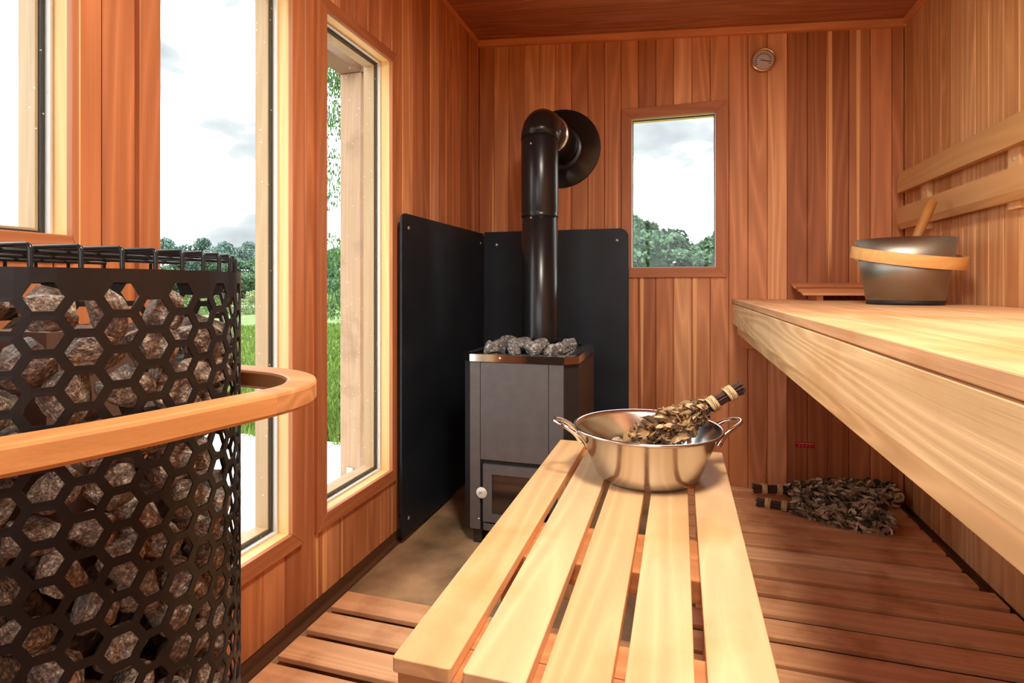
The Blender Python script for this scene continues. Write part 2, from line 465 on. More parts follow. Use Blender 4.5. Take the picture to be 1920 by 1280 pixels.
# ceiling, boards running across the room
mb = MB()
y = YF - .02
while y < YB:
    y2 = min(y + .088, YB); r_ = random.random(); g = .0012
    prof = [(y + g / 2, .016), (y + g / 2, .0025), (y + .003, 0), (y2 - .003, 0), (y2 - g / 2, .0025), (y2 - g / 2, .016)]
    mb.hexa([(XL, s, zc(XL) + d) for s, d in prof], [(XR, s, zc(XR) + d) for s, d in prof], r_)
    y = y2
mb.hexa([(XL - .12, YF - .1, zc(XL) + .03), (XR + .12, YF - .1, zc(XR) + .02), (XR + .12, YB + .12, zc(XR) + .02), (XL - .12, YB + .12, zc(XL) + .03)],
        [(XL - .12, YF - .1, 2.5), (XR + .12, YF - .1, 2.34), (XR + .12, YB + .12, 2.34), (XL - .12, YB + .12, 2.5)], .2)
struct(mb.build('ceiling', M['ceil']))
# ceiling mouldings
def trimbar(name, p, q, w_, h_, mat, nx, ny):
    """small moulding under the ceiling from p to q (tops), pushed inwards by (nx,ny)"""
    b = MB()
    a, c_ = Vector(p), Vector(q); off = Vector((nx, ny, 0)) * w_; dn = Vector((0, 0, -h_))
    b.hexa([a, a + off, a + off + dn, a + dn], [c_, c_ + off, c_ + off + dn, c_ + dn], .4)
    struct(b.build(name, mat, bevel=.002))
trimbar('trim_1', (XL + .0, YB, zc(XL) - .001), (XR, YB, zc(XR) - .001), .028, .034, M['trim_x'], 0, -1)
trimbar('trim_2', (XR, YF, zc(XR) - .001), (XR, YB - .025, zc(XR) - .001), .016, .026, M['trim_y'], -1, 0)
trimbar('trim_3', (XL, YF, zc(XL) - .001), (XL, YB - .025, zc(XL) - .001), .012, .022, M['trim_y'], 1, 0)
# floor slab
mb = MB(); mb.box(XL - .12, XR + .12, YF - .1, YB + .12, -.2, 0)
struct(mb.build('floor', M['concrete']))
# dark recessed base along the left wall, with the thin strip on the slab
mb = MB(); mb.box(XL - .016, XL - .003, YF, YB, 0, .052); mb.box(XL - .003, XL + .018, YF, YB, 0, .007)
struct(mb.build('baseboard_left', M['darkbase']))
mb = MB(); mb.box(XR + .003, XR + .016, YF, YB, 0, .035)
struct(mb.build('baseboard_right', M['darkbase']))
mb = MB(); mb.box(XL, XR, YB + .003, YB + .016, 0, .035)
struct(mb.build('baseboard_back', M['darkbase']))
# unseen front wall; its wide glazed opening is added for fill daylight
mb = MB()
mb.box(XL - .12, XL + .05, YF - .1, YF, -.2, 2.36); mb.box(XR - .05, XR + .12, YF - .1, YF, -.2, 2.36)
mb.box(XL + .05, XR - .05, YF - .1, YF, -.2, 1.05); mb.box(XL + .05, XR - .05, YF - .1, YF, 2.12, 2.36)
struct(mb.build('wall_front', M['trim_z']))

# ------------------------------------------------------------------ windows
def window_left(n, h, trimw, sill=False):
    y0, y1, z0, z1 = h
    t0, t1, tb, tt = trimw
    root = bpy.data.objects.new('window_%d' % n, None); C.objects.link(root); struct(root); root.location = (XL, (y0 + y1) / 2, z0)
    X0, X1 = XL - .001, XL + .014
    # mitred casing
    def tr(poly, mat, rnd):
        b = MB(); b.rv = rnd; prism(b, poly, 'x', X0, X1); return b.build('casing', mat, root, bevel=.0015)
    o0, o1, ob, ot = y0 - t0, y1 + t1, z0 - tb, z1 + tt
    tr([(o0, ob), (y0, z0), (y0, z1), (o0, ot)], M['casing_z'], .1)
    tr([(o1, ob), (o1, ot), (y1, z1), (y1, z0)], M['casing_z'], .5)
    tr([(o0, ob), (o1, ob), (y1, z0), (y0, z0)], M['casing_y'], .3)
    tr([(o0, ot), (y0, z1), (y1, z1), (o1, ot)], M['casing_y'], .8)
    # jamb lining in from the wall face to the glass, set back a hair behind the casing edge
    g = .004; XG = XL - .040
    for nm, bx, mt in (('jamb', (XG - .06, XL + .006, y0 - .02, y0 - g, z0 - .02, z1 + .02), 'jamb_z'), ('jamb', (XG - .06, XL + .006, y1 + g, y1 + .02, z0 - .02, z1 + .02), 'jamb_z'),
                       ('sill', (XG - .06, XL + .006, y0 - g, y1 + g, z0 - .02, z0 - g), 'jamb_y'), ('head', (XG - .06, XL + .006, y0 - g, y1 + g, z1 + g, z1 + .02), 'jamb_y')):
        b = MB(); b.box(*bx); b.build(nm, M[mt], root)
    # spacer, gasket, outer stops
    b = MB(); a = .012
    def ring(b, x0, x1, w1, off=0):
        yy0, yy1, zz0, zz1 = y0 - g + off, y1 + g - off, z0 - g + off, z1 + g - off
        b.box(x0, x1, yy0, yy0 + w1, zz0, zz1); b.box(x0, x1, yy1 - w1, yy1, zz0, zz1)
        b.box(x0, x1, yy0 + w1, yy1 - w1, zz0, zz0 + w1); b.box(x0, x1, yy0 + w1, yy1 - w1, zz1 - w1, zz1)
    b = MB(); ring(b, XG - .012, XG + .001, .006); b.build('spacer', M['spacer'], root)
    b = MB(); ring(b, XG - .019, XG - .012, .013); b.build('gasket', M['gasket'], root)
    b = MB(); ring(b, XG - .062, XG - .019, .018); b.build('outer_stop', M['extjamb'], root)
    b = MB(); b.box(XG - .004, XG - .001, y0 - g + .001, y1 + g - .001, z0 - g + .001, z1 + g - .001); b.build('pane', M['glass'], root)
    # outer sill and outer casing
    b = MB(); b.box(-1.24, -1.163, y0 - .03, y1 + .03, z0 - .05, z0 - .026); b.build('outer_sill', M['extjamb'], root)
    return root
w1 = window_left(1, W1, (.03, .012, .04, .05))
w2 = window_left(2, W2, (.048, .050, .046, .04))
w3 = window_left(3, W3, (.048, .036, .046, .038))
for wv, txt in ((w1, 'short window above the perforated stone heater'), (w2, 'tall window behind the wooden guard rail'), (w3, 'tall window beside the black heat shield')): wv['label'] = txt

root = bpy.data.objects.new('window_4', None); C.objects.link(root); struct(root, 'small window in the back wall with a view of treetops'); root.location = ((WB[0] + WB[1]) / 2, YB, WB[2])
x0, x1, z0, z1 = WB; tw = .050
def trb(poly, mat, rnd):
    b = MB(); b.rv = rnd; prism(b, poly, 'y', YB - .014, YB + .001); return b.build('casing', mat, root, bevel=.0015)
trb([(x0 - tw, z0 - tw), (x0, z0), (x0, z1), (x0 - tw, z1 + tw)], M['casing_z'], .15)
trb([(x1 + tw, z0 - tw), (x1 + tw, z1 + tw), (x1, z1), (x1, z0)], M['casing_z'], .3)
trb([(x0 - tw, z0 - tw), (x1 + tw, z0 - tw), (x1, z0), (x0, z0)], M['casing_x'], .6)
trb([(x0 - tw, z1 + tw), (x0, z1), (x1, z1), (x1 + tw, z1 + tw)], M['casing_x'], .1)
g = .003
for nm, bx, mt in (('jamb', (x0 - .02, x0 - g, YB - .008, YB + .10, z0 - .02, z1 + .02), 'jamb_z'), ('jamb', (x1 + g, x1 + .02, YB - .008, YB + .10, z0 - .02, z1 + .02), 'jamb_z'),
                   ('sill', (x0 - g, x1 + g, YB - .008, YB + .10, z0 - .02, z0 - g), 'jamb_x'), ('head', (x0 - g, x1 + g, YB - .008, YB + .10, z1 + g, z1 + .02), 'jamb_x')):
    b = MB(); b.box(*bx); b.build(nm, M[mt], root)
b = MB(); w_ = .007
for y0_, y1_, w_, k in ((YB + .03, YB + .036, .009, 'gasket'), (YB + .014, YB + .03, .005, 'spacer')):
    b = MB(); b.box(x0 - g, x0 - g + w_, y0_, y1_, z0 - g, z1 + g); b.box(x1 + g - w_, x1 + g, y0_, y1_, z0 - g, z1 + g)
    b.box(x0 - g + w_, x1 + g - w_, y0_, y1_, z0 - g, z0 - g + w_); b.box(x0 - g + w_, x1 + g - w_, y0_, y1_, z1 + g - w_, z1 + g)
    b.build(k, M[k], root)
b = MB(); b.box(x0 - g + .001, x1 + g - .001, YB + .025, YB + .028, z0 - g + .001, z1 + g - .001); b.build('pane', M['glass'], root)
# front glazing behind the camera, unseen, added to brighten the room
root = bpy.data.objects.new('window_5', None); C.objects.link(root); struct(root, 'wide unseen front glazing, added to let fill light into the room'); root.location = (0, YF - .05, 1.05)
b = MB()
for xx in (XL + .05, -.40, .28, XR - .09): b.box(xx, xx + .04, YF - .08, YF - .03, 1.05, 2.12)
b.box(XL + .05, XR - .05, YF - .08, YF - .03, 1.05, 1.09); b.box(XL + .05, XR - .05, YF - .08, YF - .03, 2.08, 2.12)
b.build('frame', M['jamb_z'], root)
b = MB(); b.box(XL + .06, XR - .06, YF - .057, YF - .053, 1.08, 2.09); b.build('pane', M['glass'], root)

# ------------------------------------------------------------------ duckboards
def duck(name, label, rows, zt=.036, th=.015, group='duckboards on the floor'):
    y0 = rows[0][2]
    t = thing(name, label, 'duckboard', ((rows[0][0] + rows[0][1]) / 2, y0, 0), group)
    for i, (a, c_, y0, y1) in enumerate(rows):
        b = MB(); b.rv = random.random(); b.box(a, c_, y0, y1, zt - th, zt); b.build('slat', M['duck'], t, bevel=.0025)
    ya, yb = min(r_[2] for r_ in rows) + .01, max(r_[3] for r_ in rows) - .01
    xa, xb = max(r_[0] for r_ in rows) + .04, min(r_[1] for r_ in rows) - .06
    for xx in (xa, (xa + xb) / 2, xb):
        b = MB(); b.box(xx, xx + .03, ya, yb, 0.0005, zt - th); b.build('bearer', M['darkbase'], t)
    return t
pt = .1165
rows = []
for k in range(-6, 14):
    y1 = 1.545 - k * pt
    a = -1.005 if y1 > .93 else -.40
    if k >= 0: rows.append((a, .945, y1 - pt + .027, y1))
duck('duckboard', 'brown slatted duckboard in front, running under the pale bench to the left wall', rows[::-1])
rows = []
y = 1.562
while y + .0905 < 2.885:
    rows.append((-.115, .918 if y > 2.1 else .945, y, y + pt - .026)); y += pt
rows.append((-.115, .918, y, 2.885)) if 2.885 - y > .03 else None
duck('duckboard', 'brown slatted duckboard at the back right, with two leafy whisks lying on it', rows)

# ------------------------------------------------------------------ upper bench
t = thing('upper_bench', 'long wide pale wooden upper bench along the right wall carrying a steel bucket', 'bench', (.6, 1.0, .77))
BX, BZ = .24, .935
x = BX; nb = 8; pw = (XR - .012 - BX) / nb
random.seed(3)
for i in range(nb):
    b = MB(); b.rv = random.random(); b.box(x, x + pw - .0025, -.95, YB - .006, BZ - .020, BZ); b.build('seat_board', M['seat_y'], t, bevel=.002); x += pw
b = MB(); b.rv = .35; b.box(BX, BX + .02, -.95, YB - .006, .818, BZ - .0225); b.build('fascia_board', M['pale_y'], t, bevel=.0015)
b = MB(); b.rv = .1; b.box(BX + .022, BX + .06, -.95, YB - .008, .769, BZ - .0205); b.build('front_beam', M['pale_y'], t, bevel=.002)
for yy in (-.8, .3, 1.3, 2.2):
    b = MB(); b.rv = .2; b.box(BX + .062, XR - .004, yy, yy + .04, .80, BZ - .0205); b.build('cross_bearer', M['pale_x'], t)
b = MB(); b.rv = .2
b.hexa([(BX + .035, YB - .045, .768), (BX + .035, YB - .045, .725), (BX + .062, YB - .045, .700), (XR - .02, YB - .045, .700), (XR - .02, YB - .045, .768)],
       [(BX + .035, YB - .004, .768), (BX + .035, YB - .004, .725), (BX + .062, YB - .004, .700), (XR - .02, YB - .004, .700), (XR - .02, YB - .004, .768)])
b.build('wall_ledger', M['trim_x'], t, bevel=.002)
b = MB(); b.box(XR - .045, XR - .004, -.9, YB - .05, .80, BZ - .0205); b.build('wall_ledger', M['trim_y'], t)

# ------------------------------------------------------------------ backrest on the right wall
t = thing('backrest', 'two long horizontal wooden backrest boards on cleats on the right wall', 'backrest', (XR, 1.5, 1.24))
XF = .915
def brd(z0, z1, top, bot):
    b = MB(); b.rv = random.random()
    poly = [(XF, z0 + bot), (XF + .012 if bot else XF, z0), (XF + .024, z0), (XF + .024, z1), (XF + (.014 if top else 0), z1), (XF, z1 - top)]
    prism(b, poly, 'y', -.6, 2.848); b.build('backrest_board', M['back_rest_y'], t, bevel=.0015)
brd(1.404, 1.497, .040, 0)
brd(1.246, 1.340, 0, .024)
for yy in (2.60, 1.97, 1.2, .4):
    b = MB(); b.rv = random.random(); b.box(XF + .0245, XR - .0005, yy, yy + .062, 1.225, 1.50); cl = b.build('cleat', M['back_rest_z'], t, bevel=.0015)
    b = MB(); Mx = Matrix.Translation((XF + .0243, yy + .03, 1.372)) @ Matrix.Rotation(-PI / 2, 4, 'Y'); b.lathe([(0, .0012), (.006, .0012), (.0075, 0)], 16, Mx); b.build('screw', M['screw'], cl)

# ------------------------------------------------------------------ headrest on the upper bench
t = thing('headrest', 'low slatted wooden headrest on the upper bench behind the bucket', 'headrest', (.72, 2.76, BZ))
def tz(y): return .970 + (y - 2.66) * .19
for i, yy in enumerate((2.66, 2.735, 2.81)):
    b = MB(); b.rv = random.random(); za, zb = tz(yy), tz(yy + .068)
    xa = .505 - i * .004
    b.hexa([(xa, yy, za - .013), (.94, yy, za - .013), (.94, yy + .068, zb - .013), (xa, yy + .068, zb - .013)], [(xa, yy, za), (.94, yy, za), (.94, yy + .068, zb), (xa, yy + .068, zb)])
    b.build('slat', M['cedar_x'], t, bevel=.002)
for xx in (.565, .87):
    b = MB(); b.rv = .3; b.hexa([(xx, 2.69, BZ + .0005), (xx + .025, 2.69, BZ + .0005), (xx + .025, 2.87, BZ + .0005), (xx, 2.87, BZ + .0005)], [(xx, 2.69, tz(2.69) - .0135), (xx + .025, 2.69, tz(2.69) - .0135), (xx + .025, 2.87, tz(2.87) - .0135), (xx, 2.87, tz(2.87) - .0135)])
    b.build('foot', M['cedar_y'], t)

# ------------------------------------------------------------------ bucket and ladle
bx, by = .735, 2.22
t = thing('sauna_bucket', 'brushed steel sauna bucket with a bent wood hoop handle on the upper bench', 'bucket', (bx, by, BZ))
rb, rt, hb = .112, .147, .217
Mx = Matrix.Translation((bx, by, BZ + .004))
b = MB(); b.lathe([(0, .004), (rb - .008, .004), (rb, .010), (rt, hb), (rt - .003, hb + .001), (rt - .005, hb - .003), (rb - .004, .014), (0, .010)], 72, Mx); b.build('pail', M['bucket'], t)
b = MB(); b.lathe([(rb - .006, .0005 - .004), (rb - .001, -.0035), (rb + .0005, .011), (rb - .004, .012), (rb - .01, .003), (rb - .006, -.0035)], 72, Mx); b.build('base_ring', M['rubber'], t)
for zz in (.185,):
    for sx in (-1, 1):
        b = MB(); M2 = Matrix.Translation((bx + sx * (rt - .002) * .96, by + .0, BZ + .160)) @ Matrix.Rotation(sx * PI / 2, 4, 'Y'); b.lathe([(0, .012), (.007, .012), (.009, 0)], 16, M2); b.build('rivet', M['steel'], t)
# hoop: elliptical steam-bent band lying around the rim, dipping to the front right
b = MB(); b.rv = .4
n = 72; pts = []
Mh = Matrix.Translation((bx + .006, by - .004, BZ + .162)) @ Matrix.Rotation(R(8), 4, 'X') @ Matrix.Rotation(R(6.5), 4, 'Y')
vs = []
for k in range(n):
    a = 2 * PI * k / n
    for dr, dz in ((0, -.020), (.008, -.0205), (.008, .0205), (0, .020)):
        rx, ry = .158 + dr, .156 + dr
        vs.append(Mh @ Vector((rx * math.cos(a), ry * math.sin(a), dz * (1 if math.sin(a) < .4 else .7))))
fs = []
for k in range(n):
    j = (k + 1) % n
    for q in range(4): fs.append((k * 4 + q, k * 4 + (q + 1) % 4, j * 4 + (q + 1) % 4, j * 4 + q))
b.add(vs, fs, None, True); b.build('hoop_handle', M['hoop'], t, bevel=.002)
t = thing('ladle', 'orange wooden ladle handle leaning out of the steel bucket', 'ladle', (bx + .02, by - .0, BZ + .02))
b = MB()
p0 = Vector((bx - .015, by + .03, BZ + .06)); p1 = Vector((bx + .118, by + .10, BZ + .365))
b.tube([p0, p0.lerp(p1, .3), p0.lerp(p1, .7), p0.lerp(p1, .985), p1], [.010, .012, .0155, .0165, .012], 16); b.build('handle', M['handle_wood'], t)
b = MB(); b.lathe([(0, 0), (.03, .004), (.04, .03), (.038, .03), (.028, .007), (0, .004)], 32, Matrix.Translation((bx - .045, by + .02, BZ + .02))); b.build('scoop', M['steel'], t)

# ------------------------------------------------------------------ lower bench
t = thing('slatted_bench', 'low pale slatted bench in the middle carrying a steel pan', 'bench', (-.13, 1.25, .03))
SX = [(-.394, -.304), (-.287, -.197), (-.179, -.088), (-.071, .019), (.036, .128)]
random.seed(11)
for i, (a, c_) in enumerate(SX):
    y0b, y1b = .716, 1.895
    b = MB(); b.rv = (i * .37 + .1) % 1
    # slightly rounded plank ends
    r_ = .003
    poly = [(a, y0b + r_), (a + r_, y0b), (c_ - r_, y0b), (c_, y0b + r_), (c_, y1b - r_), (c_ - r_, y1b), (a + r_, y1b), (a, y1b - r_)]
    prism(b, poly, 'z', .449, .470); b.build('slat', M['asp_y'], t, bevel=.0016, seg=2)
for ya, yb in ((.722, .795), (.797, .87), (1.10, 1.185), (1.187, 1.272), (1.72, 1.80), (1.802, 1.882)):
    b = MB(); b.rv = random.random(); b.box(-.388, .122, ya, yb, .405 if ya > 1 else .400, .4487); b.build('batten', M['rail_x'], t, bevel=.002)
for xx in (-.375, .045):
    b = MB(); b.box(xx, xx + .055, .80, .86, .0365, .3995); b.build('leg', M['pale_z'], t, bevel=.002)
    b = MB(); b.box(xx, xx + .055, 1.16, 1.22, .0365, .4045); b.build('leg', M['cedar_z'], t, bevel=.002)
    z_ = .0365 if xx > 0 else .0005
    b = MB(); b.box(xx, xx + .055, 1.76, 1.82, z_, .4045); b.build('leg', M['pale_z'], t, bevel=.002)
for xx in (.058, -.362):
    b = MB(); b.box(xx, xx + .028, .862, 1.158, .12, .17); b.build('stretcher', M['pale_y'], t)

# ------------------------------------------------------------------ steel pan with whisk
px_, py_ = -.088, 1.60
t = thing('steel_pan', 'wide round stainless steel pan with two loop handles on the slatted bench', 'pan', (px_, py_, .4705))
Mx = Matrix.Translation((px_, py_, .4705))
hp = .138; Rt = .200
prof = [(0, .0005), (.120, .0005), (.131, .003), (.140, .012), (.150, .035), (.190, hp - .006), (.196, hp - .003)]
rim = [(.199, hp - .004), (.203, hp - .0015), (.203, hp + .0025), (.199, hp + .0045), (.195, hp + .002)]
inn = [(.187, hp - .008), (.147, .036), (.137, .015), (.128, .006), (.118, .0035), (0, .0035)]
b = MB(); b.lathe(prof + rim + inn, 96, Mx); b.build('bowl', M['steel'], t)
def loop_handle(ang):
    d = Vector((math.cos(ang), math.sin(ang), 0)); s_ = Vector((-d.y, d.x, 0))
    P = lambda u, v, z: Vector((px_, py_, .4705)) + d * u + s_ * v + Vector((0, 0, z))
    b = MB()
    pts = [P(.180, .045, hp - .040), P(.191, .044, hp - .022), P(.204, .042, hp - .008), P(.226, .039, hp + .006), P(.246, .030, hp + .014), P(.257, .014, hp + .018), P(.260, 0, hp + .019),
           P(.257, -.014, hp + .018), P(.246, -.030, hp + .014), P(.226, -.039, hp + .006), P(.204, -.042, hp - .008), P(.191, -.044, hp - .022), P(.180, -.045, hp - .040)]
    b.tube(pts, [.010, .0095, .0065, .0052, .005, .005, .005, .005, .005, .0052, .0065, .0095, .010], 12)
    for v in (.045, -.045):
        for q in (-.011, .011):
            b.lathe([(0, .004), (.004, .003), (.005, 0)], 10, Matrix.Translation(P(.188, v + q, hp - .030)) @ Matrix.Rotation(ang, 4, 'Z') @ Matrix.Rotation(PI / 2, 4, 'Y'))
    h = b.build('loop_handle', M['chrome'], t, sub=1); return h
loop_handle(R(196 - 0)); loop_handle(R(16))

def whisk(name, label, base, tip, dryr, hl, mat, nleaf, seed, rmax=.075, flat=1.0, twists=(.32, .78), droop=0, group=None, leafscale=1.0, minz=None, keep=None):
    """bundle of dried leafy twigs: base = handle end, tip = leaf end"""
    rnd = random.Random(seed)
    base, tip = Vector(base), Vector(tip)
    t = thing(name, label, 'whisk', base, group)
    D = tip - base; L = D.length; d = D.normalized()
    a = d.cross(Vector((0, 0, 1))).normalized(); c_ = a.cross(d).normalized()
    hr = dryr
    b = MB()
    for i in range(46):      # stems
        ang = rnd.uniform(0, 2 * PI); rr = hr * math.sqrt(rnd.random()) * .93
        o = a * math.cos(ang) * rr + c_ * math.sin(ang) * rr
        e0 = base + o * 1.15 + d * rnd.uniform(-.004, .008)
        e1 = base + o * .85 + d * hl * .25
        e2 = base + o * .95 + d * hl
        spread = rnd.uniform(.8, 2.1)
        e3 = base + o * spread * 1.3 + d * (hl + (L - hl) * rnd.uniform(.3, .8))
        e3.z -= droop * .3
        if minz: e3.z = max(e3.z, minz + .004)
        b.tube([e0, e1, e2, e3], [.0022 + rnd.random() * .001] * 3 + [.001], 5, rnd=rnd.random())
    b.build('stems', M['stem'], t)
    for f in twists:
        b = MB()
        q = base + d * hl * f
        for k in range(7):
            pts = []
            for j in range(15):
                an = 2 * PI * j / 14
                pts.append(q + d * (k - 3) * .0033 + (a * math.cos(an) + c_ * math.sin(an)) * (hr + .0028 + .0008 * math.sin(k * 2.1 + an)) + d * .002 * math.sin(an + k))
            b.tube(pts, .0021, 6, cap=False)
        for k in range(8):
            an = rnd.uniform(0, 2 * PI); s0 = q + (a * math.cos(an) + c_ * math.sin(an)) * (hr + .003)
            s1 = s0 + (a * math.cos(an) + c_ * math.sin(an)) * rnd.uniform(.004, .014) + d * rnd.uniform(-.012, .012)
            b.tube([s0, (s0 + s1) / 2 + d * .002, s1], .0005, 4)
        b.build('twine_band', M['twine'], t)
    b = MB()
    for i in range(nleaf):
        u = rnd.random() ** .9
        rad = rmax * (0.35 + 1.5 * u * (1.25 - u)) * math.sqrt(rnd.random()) if u > .06 else hr * 1.4
        ang = rnd.uniform(0, 2 * PI)
        ca, sa = math.cos(ang), math.sin(ang)
        p = base + d * (hl + (L - hl) * u) + a * ca * rad + c_ * sa * rad * flat
        p.z -= droop * u * u
        if minz is not None: p.z = max(p.z, minz + .010 + rnd.random() * .012)
        if keep: p = keep(p)
        out = (a * ca + c_ * sa * flat) * .8 + d * rnd.uniform(.2, 1.3) + Vector((rnd.uniform(-.9, .9), rnd.uniform(-.9, .9), rnd.uniform(-.8, .8)))
        out.normalize()
        side = out.cross(Vector((rnd.uniform(-1, 1), rnd.uniform(-1, 1), rnd.uniform(-1, 1)))).normalized()
        nn = out.cross(side)
        ln = rnd.uniform(.020, .040) * leafscale; wd = ln * rnd.uniform(.24, .42); curl = rnd.uniform(-1, 1) * ln * .45; cup = rnd.uniform(.15, .6) * wd * (1 if rnd.random() < .5 else -1)
        vs = []
        for q, ww in ((0, .12), (.3, .95), (.65, .8), (1, .06)):
            mid = p + out * ln * (q - .5) + nn * curl * (q * q - q) * 1.6
            for sgn in (-1, 0, 1):
                jit = nn * rnd.uniform(-.1, .1) * wd
                vs.append(mid + side * wd * ww * sgn * .75 + nn * (cup * abs(sgn)) * ww + jit)
        if minz is not None:
            for v in vs: v.z = max(v.z, minz + .001)
        if keep: vs = [keep(v) for v in vs]
        fs = []
        for q in range(3):
            for s_ in range(2): fs.append((q * 3 + s_, q * 3 + s_ + 1, q * 3 + s_ + 4, q * 3 + s_ + 3))
        b.add(vs, fs, rnd.random(), False)
    b.build('leaves', mat, t)
    return t
def inpan(v):
    # leaves stay inside the bowl wall
    q = v - Vector((px_, py_, 0)); h = max(0, v.z - .4705)
    if h < hp + .01:
        rl = .128 + max(0, h - .01) * .42 - .004
        r_ = math.hypot(q.x, q.y)
        if r_ > rl: v = Vector((px_ + q.x / r_ * rl, py_ + q.y / r_ * rl, v.z))
    return Vector((v.x, v.y, max(v.z, .4765)))
whisk('leaf_whisk', 'tan dried leaf whisk propped in the steel pan, handle pointing up right', (.168, 1.70, .715), (-.165, 1.585, .515), 0.0175, .125, M['dryleaf'], 950, 5, rmax=.066, keep=inpan, leafscale=1.1, droop=.01)
whisk('leaf_whisk', 'dark dried leaf whisk on the duckboard nearest the back wall', (.322, 2.775, .070), (.90, 2.83, .085), .020, .14, M['dryleaf_dark'], 1300, 8, rmax=.085, flat=.66, minz=.036, leafscale=1.15, group=None)
whisk('leaf_whisk', 'dark dried leaf whisk on the duckboard, the nearer of the two', (.322, 2.655, .055), (.80, 2.53, .065), .018, .14, M['dryleaf_dark'], 1200, 9, rmax=.092, flat=.5, minz=.036, leafscale=1.15)
# ------------------------------------------------------------------ wood stove in the corner
SFX0, SFX1, SFY0, SFY1 = -.822, -.365, 2.03, 2.52
ST = .708
def octa(x0, x1, y0, y1, ch): return [(x0, y0 + ch), (x0 + ch, y0), (x1 - ch, y0), (x1, y0 + ch), (x1, y1 - ch), (x1 - ch, y1), (x0 + ch, y1), (x0, y1 - ch)]
t = thing('wood_stove', 'grey steel wood stove with polished rim standing in front of the black heat shield', 'stove', ((SFX0 + SFX1) / 2, 2.27, 0))
CH = .045
# body shell: sides and back
b = MB(); prism(b, octa(SFX0, SFX1, SFY0 + .012, SFY1, CH), 'z', .062, ST); b.build('body', M['stovedark'], t, bevel=.0015)
dx0, dx1 = -.735, -.468
b = MB(); b.box(-.7785, dx0 - .002, SFY0 - .001, SFY0 + .0118, .062, ST - .002); b.build('front_pilaster', M['stove'], t, bevel=.0012)
b = MB(); b.box(dx1 + .002, -.4105, SFY0 - .001, SFY0 + .0118, .062, ST - .002); b.build('front_pilaster', M['stove'], t, bevel=.0012)
b = MB(); b.box(dx0, dx1, SFY0 - .001, SFY0 + .0118, .332, ST - .002); b.build('front_panel', M['stove'], t, bevel=.0012)
b = MB(); b.box(dx0, dx1, SFY0 + .006, SFY0 + .0116, .062, .330); b.build('door_recess', M['inner'], t)
# door
D0, D1, Z0, Z1 = -.722, -.480, .098, .316
G0, G1, H0, H1 = -.686, -.516, .130, .281
b = MB()
b.box(D0, G0, SFY0 - .010, SFY0 + .004, Z0, Z1); b.box(G1, D1, SFY0 - .010, SFY0 + .004, Z0, Z1); b.box(G0, G1, SFY0 - .010, SFY0 + .004, Z0, H0); b.box(G0, G1, SFY0 - .010, SFY0 + .004, H1, Z1)
door = b.build('door', M['stove'], t, merge=False)
b = MB(); b.box(G0 + .0003, G1 - .0003, SFY0 - .005, SFY0 + .003, H0 + .0003, H1 - .0003); b.build('door_glass', M['dglass'], door)
b = MB(); b.tube([(-.492, SFY0 - .012, .16), (-.492, SFY0 - .040, .16), (-.492, SFY0 - .040, .25), (-.492, SFY0 - .012, .25)], .005, 10); b.build('door_handle', M['chrome'], door)
b = MB(); b.box(D0, D1, SFY0 - .006, SFY0 + .0055, .063, .090); b.build('ash_drawer', M['stove'], t, bevel=.001)
for zz in (.105,):
    b = MB(); b.lathe([(0, .002), (.003, .0015), (.004, 0)], 12, Matrix.Translation((-.742, SFY0 - .001, .102)) @ Matrix.Rotation(PI / 2, 4, 'X')); b.build('screw', M['screw'], t)
for xx in (SFX0 + .05, SFX1 - .085):
    for yy in (SFY0 + .02, SFY1 - .06):
        b = MB(); b.box(xx, xx + .035, yy, yy + .035, 0.0005, .0618); b.build('foot', M['stovedark'], t)
# polished rim frame with slots
b = MB()
zt0, zt1 = ST, ST + .028
ow = octa(SFX0 - .004, SFX1 + .004, SFY0 - .005, SFY1 + .004, CH + .002)
iw = octa(SFX0 + .050, SFX1 - .052, SFY0 + .045, SFY1 - .02, .02)
n8 = 8
vs = [(p[0], p[1], zt0) for p in ow] + [(p[0], p[1], zt1) for p in ow] + [(p[0], p[1], zt1) for p in iw] + [(p[0], p[1], zt1 - .012) for p in iw]
fs = []
for i in range(8):
    j = (i + 1) % 8
    fs += [(i, j, 8 + j, 8 + i), (8 + i, 8 + j, 16 + j, 16 + i), (16 + i, 16 + j, 24 + j, 24 + i)]
b.add(vs, fs); b.build('rim', M['chrome'], t)
slots = [(xa, xb, SFY0 + .06 + i * .036, SFY0 + .082 + i * .036) for i in range(11) for xa, xb in ((SFX1 - .040, SFX1 - .016), (SFX0 + .014, SFX0 + .038))]
slots += [(SFX0 + .075 + i * .036, SFX0 + .097 + i * .036, SFY0 + .012, SFY0 + .034) for i in range(9)]
for xa, xb, ya, yb in slots:
    b = MB(); b.box(xa, xb, ya, yb, zt1 + .0002, zt1 + .0008); b.build('rim_slot', M['inner'], t)
b = MB(); b.lathe([(0, .003), (.004, .002), (.005, 0)], 12, Matrix.Translation((-.655, SFY0 - .0052, ST + .015)) @ Matrix.Rotation(PI / 2, 4, 'X')); b.build('screw', M['screw'], t)
b = MB(); prism(b, iw, 'z', ST + .001, ST + .004); b.build('stone_tray', M['inner'], t)

